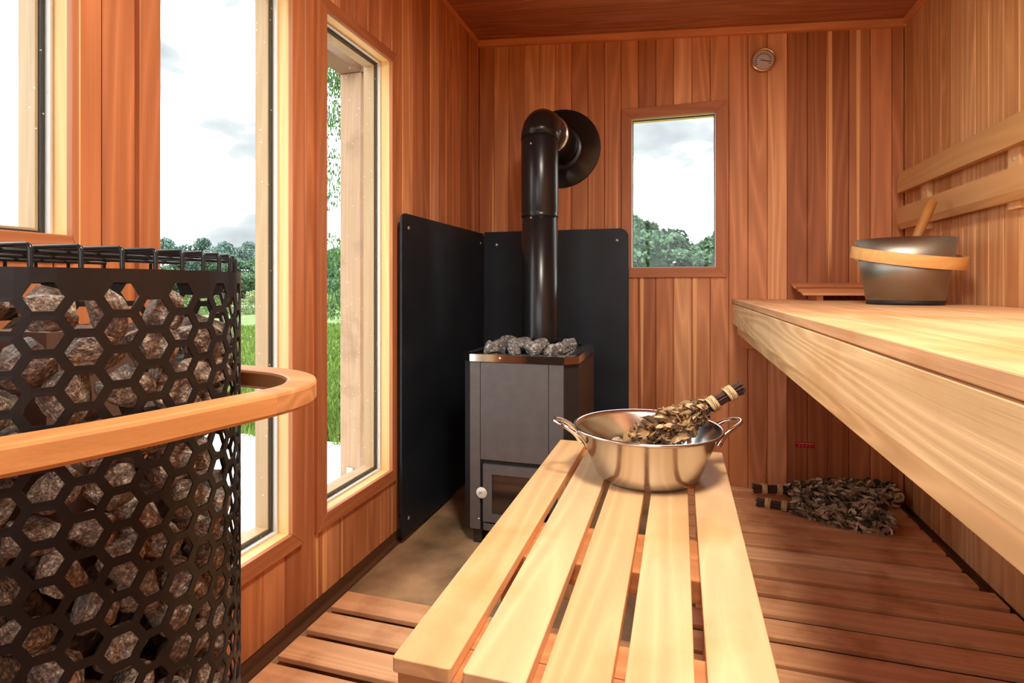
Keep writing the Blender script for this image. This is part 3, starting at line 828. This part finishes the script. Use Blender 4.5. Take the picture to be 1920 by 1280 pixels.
# flue pipe
FX, FY = -.598, 2.425
t = thing('flue_pipe', 'satin black flue pipe rising from the stove and elbowing into the back wall', 'flue pipe', (FX, FY, ST + .01))
rp_ = .083
b = MB(); b.lathe([(rp_ - .003, ST + .0045), (rp_ - .003, 1.318), (rp_ - .006, 1.32)], 48, Matrix.Translation((FX, FY, 0))); b.build('lower_pipe', M['pipe'], t)
b = MB(); b.lathe([(rp_ - .004, 1.300), (rp_, 1.302), (rp_, 1.312), (rp_ - .002, 1.316), (rp_, 1.322), (rp_, 1.650), (rp_ - .003, 1.655)], 48, Matrix.Translation((FX, FY, 0))); b.build('upper_pipe', M['pipe'], t)
# segmented elbow (three mitred gores)
b = MB(); ZE = 1.722
Rb = .085
segs = [(0, 0), (30, 1), (60, 1), (90, 1)]
path = [Vector((FX, FY, 1.648))]
cz = ZE - Rb; cy = FY + Rb
for an in (0, 22.5, 45, 67.5, 90):
    a_ = R(an); path.append(Vector((FX, cy - Rb * math.cos(a_), cz + Rb * math.sin(a_))))
path.append(Vector((FX, FY + .20, ZE)))
b.tube(path, rp_ + .0015, 48, smooth=True, cap=False)
b.build('elbow', M['pipe'], t)
b = MB(); MY = Matrix.Translation((FX, FY + .195, ZE)) @ Matrix.Rotation(-PI / 2, 4, 'X')
b.lathe([(rp_ + .001, -.002), (rp_ + .0105, -.002), (rp_ + .0105, .002), (rp_ + .001, .002)], 48, MY); b.build('joint_ring', M['steel'], t)
b = MB(); b.lathe([(rp_ + .008, .003), (rp_ + .008, .275)], 48, MY); b.build('horizontal_pipe', M['pipe'], t)
b = MB(); MYw = Matrix.Translation((FX, YB - .0012, ZE - .004)) @ Matrix.Rotation(PI / 2, 4, 'X')
b.lathe([(.206, 0), (.206, .004), (.203, .006), (.120, .006), (.116, .026), (.111, .03), (.092, .03)], 72, MYw); b.build('wall_rosette', M['pipe'], t)
for Mr in [Matrix.Translation((FX - .02, FY - rp_ + .003, zz)) @ Matrix.Rotation(PI / 2, 4, 'X') for zz in (1.615, 1.293)] + [Matrix.Translation((FX + rp_ - .002, FY + .11, ZE + .008)) @ Matrix.Rotation(PI / 2, 4, 'Y')]:
    b = MB(); b.lathe([(0, .0035), (.0035, .003), (.0045, 0)], 10, Mr); b.build('rivet', M['screw'], t)

# round maker's disc hanging on the stove front
t = thing('round_tag', 'small round white sticker on the left edge of the stove door', 'sticker', (-.7275, SFY0 - .0117, .207))
b = MB(); b.lathe([(0, .0012), (.0205, .0012), (.0215, 0)], 32, Matrix.Translation((-.7275, SFY0 - .0105, .207)) @ Matrix.Rotation(PI / 2, 4, 'X')); b.build('disc', M['white'], t)
def text_obj(s, size, loc, rot, mat, parent, name='lettering', ext=.0002, italic=0):
    cu = bpy.data.curves.new(name, 'FONT'); cu.body = s; cu.size = size; cu.extrude = ext; cu.align_x = 'CENTER'; cu.align_y = 'CENTER'; cu.shear = italic
    o = bpy.data.objects.new(name, cu); C.objects.link(o)
    dg = bpy.context.evaluated_depsgraph_get()
    me = bpy.data.meshes.new_from_object(o.evaluated_get(dg))
    bpy.data.objects.remove(o); bpy.data.curves.remove(cu)
    me.materials.clear(); me.materials.append(mat)
    o = bpy.data.objects.new(name, me); C.objects.link(o)
    o.location = Vector(loc) - wloc(parent); o.rotation_euler = rot; o.parent = parent
    return o
text_obj('IKI', .015, (-.731, SFY0 - .0120, .206), (PI / 2, R(-8), 0), M['ink'], t, italic=.2)
b = MB(); b.tube([(-.717, SFY0 - .0121, .214), (-.7135, SFY0 - .0121, .211), (-.7125, SFY0 - .0121, .206), (-.7145, SFY0 - .0121, .202)], .0012, 6); b.build('gold_mark', M['inkgold'], t)

# ------------------------------------------------------------------ heat shields
def rpoly(x0, x1, z0, z1, r0, r1, n=6):
    """rectangle; r0 rounds both corners at x0, r1 those at x1"""
    P = []
    for (cx, cz_, a0, rr) in ((x0, z0, 180, r0), (x1, z0, 270, r1), (x1, z1, 0, r1), (x0, z1, 90, r0)):
        sx = 1 if cx == x0 else -1; sz = 1 if cz_ == z0 else -1
        for k in range(n + 1):
            a_ = R(a0 + 90 * k / n); P.append((cx + sx * rr + rr * math.cos(a_), cz_ + sz * rr + rr * math.sin(a_)))
    return P
def screws(parent, pts, axis):
    for p in pts:
        b = MB(); Mm = Matrix.Translation(p) @ (Matrix.Rotation(PI / 2, 4, 'X') if axis == 'y' else Matrix.Rotation(PI / 2, 4, 'Y'))
        b.lathe([(0, .003), (.005, .0025), (.0075, 0)], 14, Mm); b.build('screw', M['screw'], parent)
t = thing('heat_shield', 'black heat shield panel on the left wall beside the stove', 'heat shield', (-1.02, 2.39, .02), 'black heat shield panels around the stove')
b = MB(); prism(b, rpoly(1.93, 2.857, .022, 1.280, .035, .002), 'x', -1.028, -1.018); b.build('panel', M['shield'], t, bevel=.002)
screws(t, [(-1.018, 1.985, 1.225), (-1.018, 1.985, .09), (-1.018, 2.81, 1.225)], 'x')
b = MB()
for yy, zz in ((1.99, 1.22), (1.99, .09), (2.8, 1.22)):
    b = MB(); b.tube([(XL + .001, yy, zz), (-1.0285, yy, zz)], .008, 10); b.build('spacer', M['black_steel'], t)
t = thing('heat_shield', 'black heat shield panel on the back wall behind the stove', 'heat shield', (-.63, 2.86, .02), 'black heat shield panels around the stove')
b = MB(); prism(b, rpoly(-1.016, -.247, .036, 1.288, .002, .045), 'y', 2.860, 2.870); b.build('panel', M['shield'], t, bevel=.002)
screws(t, [(-.945, 2.860, 1.218), (-.305, 2.860, 1.228), (-.305, 2.860, .10)], 'y')
b = MB()
for xx, zz in ((-.945, 1.218), (-.305, 1.228), (-.305, .10)):
    b = MB(); b.tube([(xx, YB - .001, zz), (xx, 2.8705, zz)], .008, 10); b.build('spacer', M['black_steel'], t)

# ------------------------------------------------------------------ thermometer, red plate
t = thing('thermometer', 'small round brass-rimmed thermometer high on the back wall', 'thermometer', (.378, YB, 2.072))
Mt = Matrix.Translation((.378, YB, 2.068)) @ Matrix.Rotation(PI / 2, 4, 'X')
b = MB(); b.lathe([(.052, 0), (.055, .004), (.055, .022), (.051, .026), (.047, .024), (.046, .016)], 48, Mt); b.build('bezel', M['brass'], t)
b = MB(); b.lathe([(0, .013), (.0475, .013)], 48, Mt); b.build('dial', M['dial'], t)
b = MB()
for k in range(15):
    a_ = R(-30 + 240 * k / 14)
    ca, sa = math.cos(a_), math.sin(a_)
    b.box(-.0018, .0018, -.0005, .0005, .028, .039, None, Matrix.Translation((.378, YB - .0136, 2.068)) @ Matrix.Rotation(a_ - PI / 2, 4, 'Y').inverted() if False else Matrix.Translation((.378, YB - .0136, 2.068)) @ Matrix.Rotation(PI / 2 - a_, 4, 'Y'))
b.build('scale_marks', M['ink'], t)
b = MB(); b.box(-.002, .002, -.0006, .0006, -.012, .034, None, Matrix.Translation((.378, YB - .0145, 2.068)) @ Matrix.Rotation(R(105), 4, 'Y')); b.build('pointer', M['ink'], t)
gl, n_, bb = newmat('dial_glass'); bb.inputs['Transmission Weight'].default_value = 1; bb.inputs['Roughness'].default_value = 0.02; bb.inputs['IOR'].default_value = 1.25
b = MB(); b.lathe([(0, .0235), (.02, .0232), (.0465, .021)], 48, Mt); b.build('cover_glass', gl, t)

t = thing('red_plate', 'small red rectangular plate low on the back wall above the whisks', 'plate', (.56, YB, .255))
b = MB(); prism(b, rpoly(.517, .600, .243, .268, .003, .003, 3), 'y', YB - .0035, YB - .0008); b.build('plate', M['red'], t)
b = MB(); b.box(.522, .595, YB - .0041, YB - .0035, .2605, .2635)
for k in range(4):
    prism(b, [(.535 + k * .0147 + .0028 * math.cos(q * PI / 4), .2515 + .0028 * math.sin(q * PI / 4)) for q in range(8)], 'y', YB - .0041, YB - .0035)
b.build('print', M['pink'], t)

# ------------------------------------------------------------------ stones
def rock_mesh(name, seed, mat):
    rnd = random.Random(seed)
    bm = bmesh.new(); bmesh.ops.create_icosphere(bm, subdivisions=3, radius=1)
    planes = []
    for k in range(13):
        n_ = Vector((rnd.gauss(0, 1), rnd.gauss(0, 1), rnd.gauss(0, 1))).normalized(); planes.append((n_, rnd.uniform(.50, .78)))
    off = Vector((seed * 3.1, seed * 1.7, seed * .9))
    for v in bm.verts:
        for n_, d_ in planes:
            q = v.co.dot(n_)
            if q > d_: v.co -= n_ * (q - d_) * .93
        v.co += v.co.normalized() * (noise.noise(v.co * 2.2 + off) * .07 + noise.noise(v.co * 6 + off) * .018)
    me = bpy.data.meshes.new(name); bm.to_mesh(me); bm.free(); me.materials.append(mat)
    return me
rocks = [rock_mesh('rock_%s' % 'abcdef'[i], 20 + i, M['rock']) for i in range(6)]
rocksg = [rock_mesh('grey_rock_%s' % 'abcd'[i], 40 + i, M['rockg']) for i in range(4)]
def put_rock(name, me, loc, size, rnd, label, group):
    o = bpy.data.objects.new(name, me); C.objects.link(o)
    o.location = loc; o.scale = [size * rnd.uniform(.82, 1.15) for _ in range(3)]
    o.rotation_euler = [rnd.uniform(0, 2 * PI) for _ in range(3)]
    tag(o, label, 'stone', group); return o

# stones on the stove
rnd = random.Random(4)
for i in range(4):
    for j in range(5):
        x = SFX0 + .105 + i * .082 + rnd.uniform(-.012, .012); y = SFY0 + .095 + j * .078 + rnd.uniform(-.008, .008)
        if math.hypot(x - FX, y - FY) < rp_ + .040 or x > SFX1 - .078: continue
        s_ = rnd.uniform(.036, .047)
        if y > 2.40: s_ *= .75
        put_rock('sauna_stone', rocksg[(i + j * 2) % 4], (x, y, ST + .006 + s_ * .70 + (rnd.random() < .3) * .008), s_, rnd, 'rough grey stone piled on the stove top around the flue pipe', 'grey stones on the wood stove')

# ------------------------------------------------------------------ perforated stone heater
p_ = .0368; NC = 42; dph = 2 * PI / NC; Rc = NC * .8660254 * p_ / (2 * PI)
HCX, HCY = -.7614, .5137
ZR = 1.0177; ZA = .989
b0 = .7912
hz = thing('sauna_heater', 'tall round black stone heater with a hexagon perforated steel shell', 'heater', (HCX, HCY, .0))
def cyl(s, z, r=Rc):          # s = arc length
    a_ = b0 + s / Rc
    return (HCX + r * math.sin(a_), HCY - r * math.cos(a_), z)
Ro = p_ / math.sqrt(3); Ri = Ro * .76
b = MB(); nrow = 25; vs_index = {}
for c_i in range(NC):
    s0 = c_i * 1.5 * Ro
    top = ZA if c_i % 2 else ZA - p_ / 2
    for r_i in range(nrow):
        zc_ = top - r_i * p_
        if zc_ < .075: continue
        o_ = []; i_ = []
        for k in range(6):
            a_ = k * PI / 3
            o_.append(cyl(s0 + Ro * math.cos(a_), zc_ + Ro * math.sin(a_))); i_.append(cyl(s0 + Ri * math.cos(a_), zc_ + Ri * math.sin(a_)))
        b.add(o_ + i_, [(k, (k + 1) % 6, 6 + (k + 1) % 6, 6 + k) for k in range(6)])
    # top band
    h2 = p_ / 2
    if c_i % 2:
        line = [(-Ro, ZA), (-Ro / 2, ZA + h2), (Ro / 2, ZA + h2), (Ro, ZA)]
    else:
        line = [(-Ro / 2, ZA), (Ro / 2, ZA)]
    for (sa, za), (sb, zb) in zip(line[:-1], line[1:]):
        b.add([cyl(s0 + sa, za), cyl(s0 + sb, zb), cyl(s0 + sb, ZR), cyl(s0 + sa, ZR)], [(0, 1, 2, 3)])
b.build('perforated_shell', M['black_steel'], hz, solid=.002, merge=True)
b = MB(); b.lathe([(Rc + .002, .0005), (Rc + .002, .10), (Rc - .004, .10), (Rc - .004, .0005)], 64, Matrix.Translation((HCX, HCY, 0))); b.build('base_ring', M['black_steel'], hz)
# inner column seen between the stones
b = MB(); b.box(HCX - .055, HCX + .055, HCY - .045, HCY + .065, .1, .945); b.build('core', M['brick'], hz)
# wire grid on top: bars across x, bent down at both ends, tied by three cross wires
b = MB(); gr = Rc - .006; zt_ = 1.040
for k in range(13):
    yy = HCY - gr + .012 + k * (2 * gr - .024) / 12
    hx = math.sqrt(max(0, gr * gr - (yy - HCY) ** 2))
    x0_, x1_ = HCX - hx, HCX + hx
    b.tube([(x0_, yy, ZR - .012), (x0_, yy, zt_ - .005), (x0_ + .0015, yy, zt_ - .0015), (x0_ + .005, yy, zt_), (x1_ - .005, yy, zt_), (x1_ - .0015, yy, zt_ - .0015), (x1_, yy, zt_ - .005), (x1_, yy, ZR - .012)], .0024, 8)
for xx in (-.12, 0.0, .12):
    hy = math.sqrt(gr * gr - xx * xx) - .01
    b.tube([(HCX + xx, HCY - hy, zt_ - .0048), (HCX + xx, HCY + hy, zt_ - .0048)], .0022, 8)
pts = []
for k in range(64):
    a_ = 2 * PI * k / 64; pts.append((HCX + (gr + .001) * math.cos(a_), HCY + (gr + .001) * math.sin(a_), ZR - .012))
b.tube(pts, .0024, 8, closed=True)
b.build('wire_grid', M['wire'], hz)
# stones
rnd = random.Random(2)
cdir = math.atan2(0 - HCY, 0 - HCX)
ns = 0
stuff_v = MB()
def stuff_rock(loc, size, rn):
    me = rocks_low[rn.randrange(3)]
    Mr = Matrix.Translation(loc) @ Matrix.Rotation(rn.uniform(0, 6.3), 4, 'X') @ Matrix.Rotation(rn.uniform(0, 6.3), 4, 'Z') @ Matrix.Diagonal((size * rn.uniform(.85, 1.15), size * rn.uniform(.85, 1.1), size, 1))
    stuff_v.add([Mr @ v.co for v in me.vertices], [tuple(p.vertices) for p in me.polygons])
def low_rock(seed):
    rn = random.Random(seed); bm = bmesh.new(); bmesh.ops.create_icosphere(bm, subdivisions=1, radius=1)
    for v in bm.verts: v.co *= rn.uniform(.8, 1.08)
    me = bpy.data.meshes.new('low'); bm.to_mesh(me); bm.free(); return me
rocks_low = [low_rock(i) for i in range(3)]
row = 0; z = .138
while z < 1.0:
    rad = Rc - .034
    nr = int(2 * PI * rad / .0495)
    for k in range(nr):
        a_ = 2 * PI * (k + .5 * (row % 2)) / nr + rnd.uniform(-.05, .05)
        da = (a_ - cdir + PI) % (2 * PI) - PI
        zz = z + rnd.uniform(-.007, .007)
        # fill level: higher to the left of the view, dropping towards the window side on the right
        lvl = 1.0 - .055 * (da > .75) - .035 * (-.62 < da < -.38)
        s_ = rnd.uniform(.0285, .0345)
        if zz > lvl - .014: continue
        hollow = da > .98 and .74 < zz < .81
        if hollow: continue
        if abs(da) < 1.25 and zz > .44:
            put_rock('heater_stone', rocks[rnd.randrange(6)], (HCX + rad * math.cos(a_), HCY + rad * math.sin(a_), zz), s_, rnd, 'rough brown stone packed inside the hexagon perforated black heater', 'stones inside the perforated heater'); ns += 1
        elif not (da > 0 and .74 < zz < .81):
            stuff_rock((HCX + rad * math.cos(a_), HCY + rad * math.sin(a_), zz), s_, rnd)
    for k in range(9):
        a_ = 2 * PI * k / 9 + row; rr = Rc - .095
        stuff_rock((HCX + rr * math.cos(a_), HCY + rr * math.sin(a_), z), .034, rnd) if z < .88 and not .73 < z < .82 else None
    z += .0465; row += 1
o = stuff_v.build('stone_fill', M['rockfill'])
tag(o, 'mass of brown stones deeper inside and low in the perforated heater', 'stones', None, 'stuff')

# ------------------------------------------------------------------ guard rail round the heater
RZ1, RZ0 = .870, .8415
outer = [(-1.06, .185), (-.80, .185), (-.66, .190), (-.595, .208), (-.562, .240), (-.546, .275), (-.528, .320), (-.512, .362), (-.499, .405), (-.489, .445), (-.481, .485), (-.474, .520), (-.468, .548), (-.4635, .575), (-.462, .600), (-.466, .628), (-.477, .656),
         (-.496, .686), (-.520, .709), (-.550, .728), (-.583, .741), (-.620, .748), (-.680, .755), (-.740, .768), (-.810, .784), (-.90, .794), (-1.0595, .798)]
def smoothpts(P, it=2):
    for _ in range(it):
        Q = [P[0]]
        for a_, b_ in zip(P[:-1], P[1:]):
            Q += [(a_[0] * .75 + b_[0] * .25, a_[1] * .75 + b_[1] * .25), (a_[0] * .25 + b_[0] * .75, a_[1] * .25 + b_[1] * .75)]
        Q.append(P[-1]); P = Q
    return P
op = smoothpts(outer, 2)
def inset(P, wd):
    out = []
    for i, p in enumerate(P):
        q0, q1 = P[max(i - 1, 0)], P[min(i + 1, len(P) - 1)]
        dx, dy = q1[0] - q0[0], q1[1] - q0[1]; l_ = math.hypot(dx, dy)
        out.append((p[0] - dy / l_ * wd, p[1] + dx / l_ * wd))
    return out
ip = inset(op, .040)
ip[0] = (-1.0595, ip[0][1]); ip[-1] = (-1.0595, ip[-1][1])
t = thing('guard_rail', 'orange wooden guard rail wrapping around the perforated heater', 'rail', (-.75, .49, .86))
def seg(i0, i1, mat, rv):
    b = MB(); b.rv = rv
    n_ = i1 - i0 + 1
    ch_ = .0045
    vs = []
    for i in range(i0, i1 + 1):
        o_, q_ = Vector(op[i]), Vector(ip[i]); d_ = (q_ - o_).normalized() * ch_
        for xy, z_ in ((o_, RZ0 + ch_), (o_, RZ1 - ch_), (o_ + d_ * .3, RZ1 - ch_ * .3), (o_ + d_, RZ1), (q_ - d_, RZ1), (q_ - d_ * .3, RZ1 - ch_ * .3), (q_, RZ1 - ch_), (q_, RZ0 + ch_), (q_ - d_, RZ0), (o_ + d_, RZ0)):
            vs.append((xy.x, xy.y, z_))
    fs = []
    for i in range(n_ - 1):
        for k in range(10): fs.append((i * 10 + k, i * 10 + (k + 1) % 10, (i + 1) * 10 + (k + 1) % 10, (i + 1) * 10 + k))
    b.add(vs, fs, None, False); b.add(vs[:10], [tuple(range(10))]); b.add(vs[-10:], [tuple(range(10))[::-1]])
    b.build('rail_piece', mat, t, merge=True)
def idx(y_, x_):
    return min(range(len(op)), key=lambda i: (op[i][0] - x_) ** 2 + (op[i][1] - y_) ** 2)
ia, ib, ic = idx(.275, -.546), idx(.565, -.465), idx(.752, -.66)
seg(0, ia, M['rail_x'], .2); seg(ia, ib, M['rail_y'], .6); seg(ib, ic, M['rail_x'], .9); seg(ic, len(op) - 1, M['rail_x'], .3)
b = MB(); b.tube([(-.505, .655, .8414), (-.505, .655, .800), (-.56, .66, .79)], .005, 8)
b = MB()
for yy in (.215, .775): b.box(-1.0597, -1.035, yy - .012, yy + .012, .79, .8412)
b.build('bracket', M['black_steel'], t)

# ------------------------------------------------------------------ fill lamp added above the frame, itself out of view
t = thing('fill_lamp', 'warm round fill lamp added under the ceiling above the slatted bench, out of view', 'lamp', (.1, .75, 2.2))
zz = zc(.1) - .002
b = MB(); b.lathe([(0, zz), (.18, zz), (.18, zz - .03), (.165, zz - .035), (.165, zz - .012), (0, zz - .012)], 40, Matrix.Translation((.1, .75, 0))); b.build('fill_lamp_base', M['steel'], t)
em, n_, bb = newmat('fill_lamp_glow'); bb.inputs['Emission Color'].default_value = (1, .88, .70, 1); bb.inputs['Emission Strength'].default_value = 6
b = MB(); b.lathe([(0, zz - .040), (.10, zz - .038), (.163, zz - .028), (.163, zz - .014)], 40, Matrix.Translation((.1, .75, 0))); b.build('diffuser', em, t)
la = bpy.data.lights.new('fill_lamp_light', 'AREA'); la.shape = 'DISK'; la.size = .34; la.energy = 13; la.color = (1, .90, .74)
lo = bpy.data.objects.new('fill_lamp_light', la); C.objects.link(lo); lo.location = Vector((.1, .75, zz - .045)) - wloc(t); lo.parent = t

# ------------------------------------------------------------------ outdoors
GZ = -.2
mb = MB(); mb.box(-90, 90, 3.72, 160, GZ - .3, GZ - .03); mb.box(-90, -5.5, -60, 3.72, GZ - .3, GZ - .03); mb.box(1.1, 90, -60, 3.72, GZ - .3, GZ - .03); mb.box(-5.5, 1.1, -60, -6, GZ - .3, GZ - .03)
o = mb.build('lawn', M['field']); struct(o, 'green meadow around the cabin')
mb = MB(); mb.box(-5.5, 1.1, -6, 3.72, GZ - .3, GZ); o = mb.build('patio', M['patio']); struct(o, 'white concrete patio outside the left windows')
mb = MB(); mb.box(-80, 60, 26.5, 28.3, GZ - .03, GZ - .015); o = mb.build('gravel_path', M['patio']); struct(o, 'pale path across the meadow')
mb = MB(); mb.box(-110, 80, 48, 62, GZ - .03, GZ - .01); o = mb.build('far_field', M['dryfield']); struct(o, 'pale strip of field before the trees')

def bearing(deg, dist): return (-math.sin(R(deg)) * dist, math.cos(R(deg)) * dist)   # degrees left of the room axis
# porch
POX, POY = -1.875, 2.98
def ob(name, mat, label, cat, box, group=None, bevel=.004):
    b = MB(); b.box(*box); o = b.build(name, mat, None, bevel=bevel); tag(o, label, cat, group); return o
t = thing('canopy', 'weathered timber canopy outside the tall window, resting on a square post', 'canopy', (-1.6, 3.6, 2.3))
b = MB(); b.box(-1.97, -1.18, POY - .07, POY + .07, 2.262, 2.40); b.build('beam', M['post_x'], t)
b = MB(); b.box(-1.945, -1.805, 2.35, 2.905, 2.262, 2.40); b.box(-1.945, -1.805, 3.055, 4.8, 2.262, 2.40); b.build('beam', M['post_y'], t)
b = MB(); b.box(-1.97, -1.18, 4.66, 4.80, 2.262, 2.40); b.build('beam', M['post_x'], t)
b = MB()
for yy in (3.35, 3.75, 4.15): b.box(-1.99, -1.18, yy, yy + .05, 2.402, 2.50)
b.build('rafters', M['post_x'], t)
b = MB(); b.box(-2.02, -1.18, 3.3, 4.85, 2.502, 2.53); b.build('roof_sheet', M['post_x'], t)
t = thing('porch_post', 'square weathered wooden post standing on the white patio outside', 'post', (POX, POY, GZ))
b = MB(); b.box(POX - .07, POX + .07, POY - .07, POY + .07, GZ + .04, 2.2615); b.build('shaft', M['post'], t, bevel=.005)
b = MB(); b.box(POX - .075, POX + .075, POY - .078, POY + .078, GZ + .0005, GZ + .0395); b.box(POX - .02, POX + .02, POY - .078, POY - .0705, GZ + .04, GZ + .12); b.build('post_base', M['screw'], t)
t2 = thing('porch_post', 'square weathered wooden post at the far corner of the canopy', 'post', (POX, 4.73, GZ))
b = MB(); b.box(POX - .07, POX + .07, 4.66, 4.80, GZ + .001, 2.2615); b.build('shaft', M['post'], t2, bevel=.005)

# grass
rnd = random.Random(6); b = MB()
for i in range(52000):
    bear = rnd.uniform(19, 46); dist = 4.0 + 14 * rnd.random() ** 1.6
    x, y = bearing(bear, dist)
    if y < 3.66: continue
    h_ = rnd.uniform(.035, .085) * (1 + .04 * dist); w_ = .004 + .0016 * dist; a_ = rnd.uniform(0, PI)
    dx, dy = math.cos(a_) * w_, math.sin(a_) * w_; lx, ly = rnd.uniform(-.04, .04), rnd.uniform(-.04, .04)
    z0_ = GZ - .03
    b.add([(x - dx, y - dy, z0_), (x + dx, y + dy, z0_), (x + lx, y + ly, z0_ + h_)], [(0, 1, 2)], min(1, max(0, rnd.gauss(.5, .25) + .3 * noise.noise((x * .8, y * .8, 0)))))
o = b.build('grass', M['grassblade']); tag(o, 'bright green lawn grass beyond the patio', 'grass', None, 'stuff')

def crown_mesh(name, seed, n_, blobs, leaf, mat):
    """unit crown: leaves scattered over overlapping lobes"""
    rn = random.Random(seed); b = MB()
    for i in range(n_):
        c_, r_ = blobs[rn.randrange(len(blobs))]
        v = Vector((rn.gauss(0, 1), rn.gauss(0, 1), rn.gauss(0, 1))).normalized() * (rn.random() ** .35)
        p = Vector(c_) + Vector((v.x * r_[0], v.y * r_[1], v.z * r_[2]))
        e1 = Vector((rn.gauss(0, 1), rn.gauss(0, 1), rn.gauss(0, 1))).normalized(); e2 = e1.orthogonal().normalized()
        s_ = leaf * rn.uniform(.6, 1.3)
        b.add([p - e1 * s_, p - e2 * s_ * .55, p + e1 * s_, p + e2 * s_ * .55], [(0, 1, 2, 3)], rn.random())
    me_o = b.build(name, mat); me = me_o.data; bpy.data.objects.remove(me_o); return me
def blobs_for(seed, n_, w_, h_, base):
    rn = random.Random(seed); out = []
    for i in range(n_):
        u = (i + .5) / n_; zz_ = base + (h_ - base) * u
        ww = w_ * math.sin(PI * min(.97, .25 + .7 * u)) ** .7
        out.append(((rn.uniform(-.5, .5) * ww, rn.uniform(-.5, .5) * ww, zz_), (ww * .45, ww * .45, (h_ - base) / n_ * 1.1)))
    return out
def tree(label, x, y, me, hgt, wid, rot, group, trunkh=.3):
    t = thing('tree', label, 'tree', (x, y, GZ - .03), group)
    c_ = bpy.data.objects.new('crown', me); C.objects.link(c_); c_.parent = t; c_.scale = (wid, wid, hgt); c_.rotation_euler.z = rot
    b = MB(); b.tube([(x, y, GZ - .03), (x + .01 * hgt, y, GZ + hgt * .45), (x, y, GZ + hgt * .75)], [.03 * hgt ** .8, .022 * hgt ** .8, .008 * hgt], 8); b.build('trunk', M['trunk'], t)
    return t
far = [crown_mesh('crown_far', 60 + k, 7000, blobs_for(60 + k, 9, 1.0, 1.0, .03), .034, M['leaf_far']) for k in range(3)]
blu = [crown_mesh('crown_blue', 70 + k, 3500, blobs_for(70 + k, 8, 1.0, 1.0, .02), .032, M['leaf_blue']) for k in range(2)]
near = crown_mesh('crown_near', 80, 9000, blobs_for(80, 14, 1.0, 1.0, .12), .0125, M['leaf_near'])
rnd = random.Random(12)
# behind the back window
i = 0
for deg in [6.5, 5.0, 3.4, 1.8, .2, -1.4, -3.2, -4.8, -6.6, -8.4, -10.2, 8.6, 10.6]:
    x, y = bearing(deg, rnd.uniform(40, 46)); h_ = {5.0: 5.9, 3.4: 5.6}.get(deg, rnd.uniform(4.1, 5.2)); i += 1
    tree('leafy green tree in the row seen through the small back window', x, y, far[i % 3], h_, h_ * .95, rnd.uniform(0, 6), 'trees behind the back window')
# treeline seen from the left windows
for k in range(15):
    deg = 30 + k * 2.15 + rnd.uniform(-.4, .4); x, y = bearing(deg, rnd.uniform(60, 66)); h_ = rnd.uniform(3.0, 4.0)
    tree('green tree in the low row across the meadow, seen through the left windows', x, y, far[k % 3], h_, h_ * 1.15, rnd.uniform(0, 6), 'low trees across the meadow')
for k in range(17):
    deg = 29 + k * 2.1 + rnd.uniform(-.3, .3); x, y = bearing(deg, rnd.uniform(108, 118)); h_ = 7.6 + 2.6 * (deg - 29) / 34 + rnd.uniform(-.5, .6)
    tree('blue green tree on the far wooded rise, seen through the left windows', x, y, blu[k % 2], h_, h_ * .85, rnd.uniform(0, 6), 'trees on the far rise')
x, y = bearing(32.6, 12.6)
tree('slender near tree with loose leaves seen through the tall right-hand window', x, y, near, 5.9, 2.0, .6, None)
x, y = bearing(31.5, 34)
tree('round dark green tree behind the slender tree in the tall window', x, y, far[1], 4.2, 4.6, 2.2, None)
# weeds
bush = crown_mesh('bush', 90, 1500, blobs_for(90, 3, 1.6, 1.0, .02), .05, M['weed'])
for k in range(14):
    deg = 30.5 + k * 1.25; x, y = bearing(deg, 24 + rnd.uniform(-1, 1.5) if deg < 40 else 27 + rnd.uniform(-1, 1))
    o = bpy.data.objects.new('weed_bush', bush); C.objects.link(o); o.location = (x, y, GZ - .03); h_ = rnd.uniform(.65, .95); o.scale = (h_, h_, h_); o.rotation_euler.z = rnd.uniform(0, 6)
    tag(o, 'pale weedy bush in the strip of tall growth across the meadow', 'bush', 'weedy bushes across the meadow')
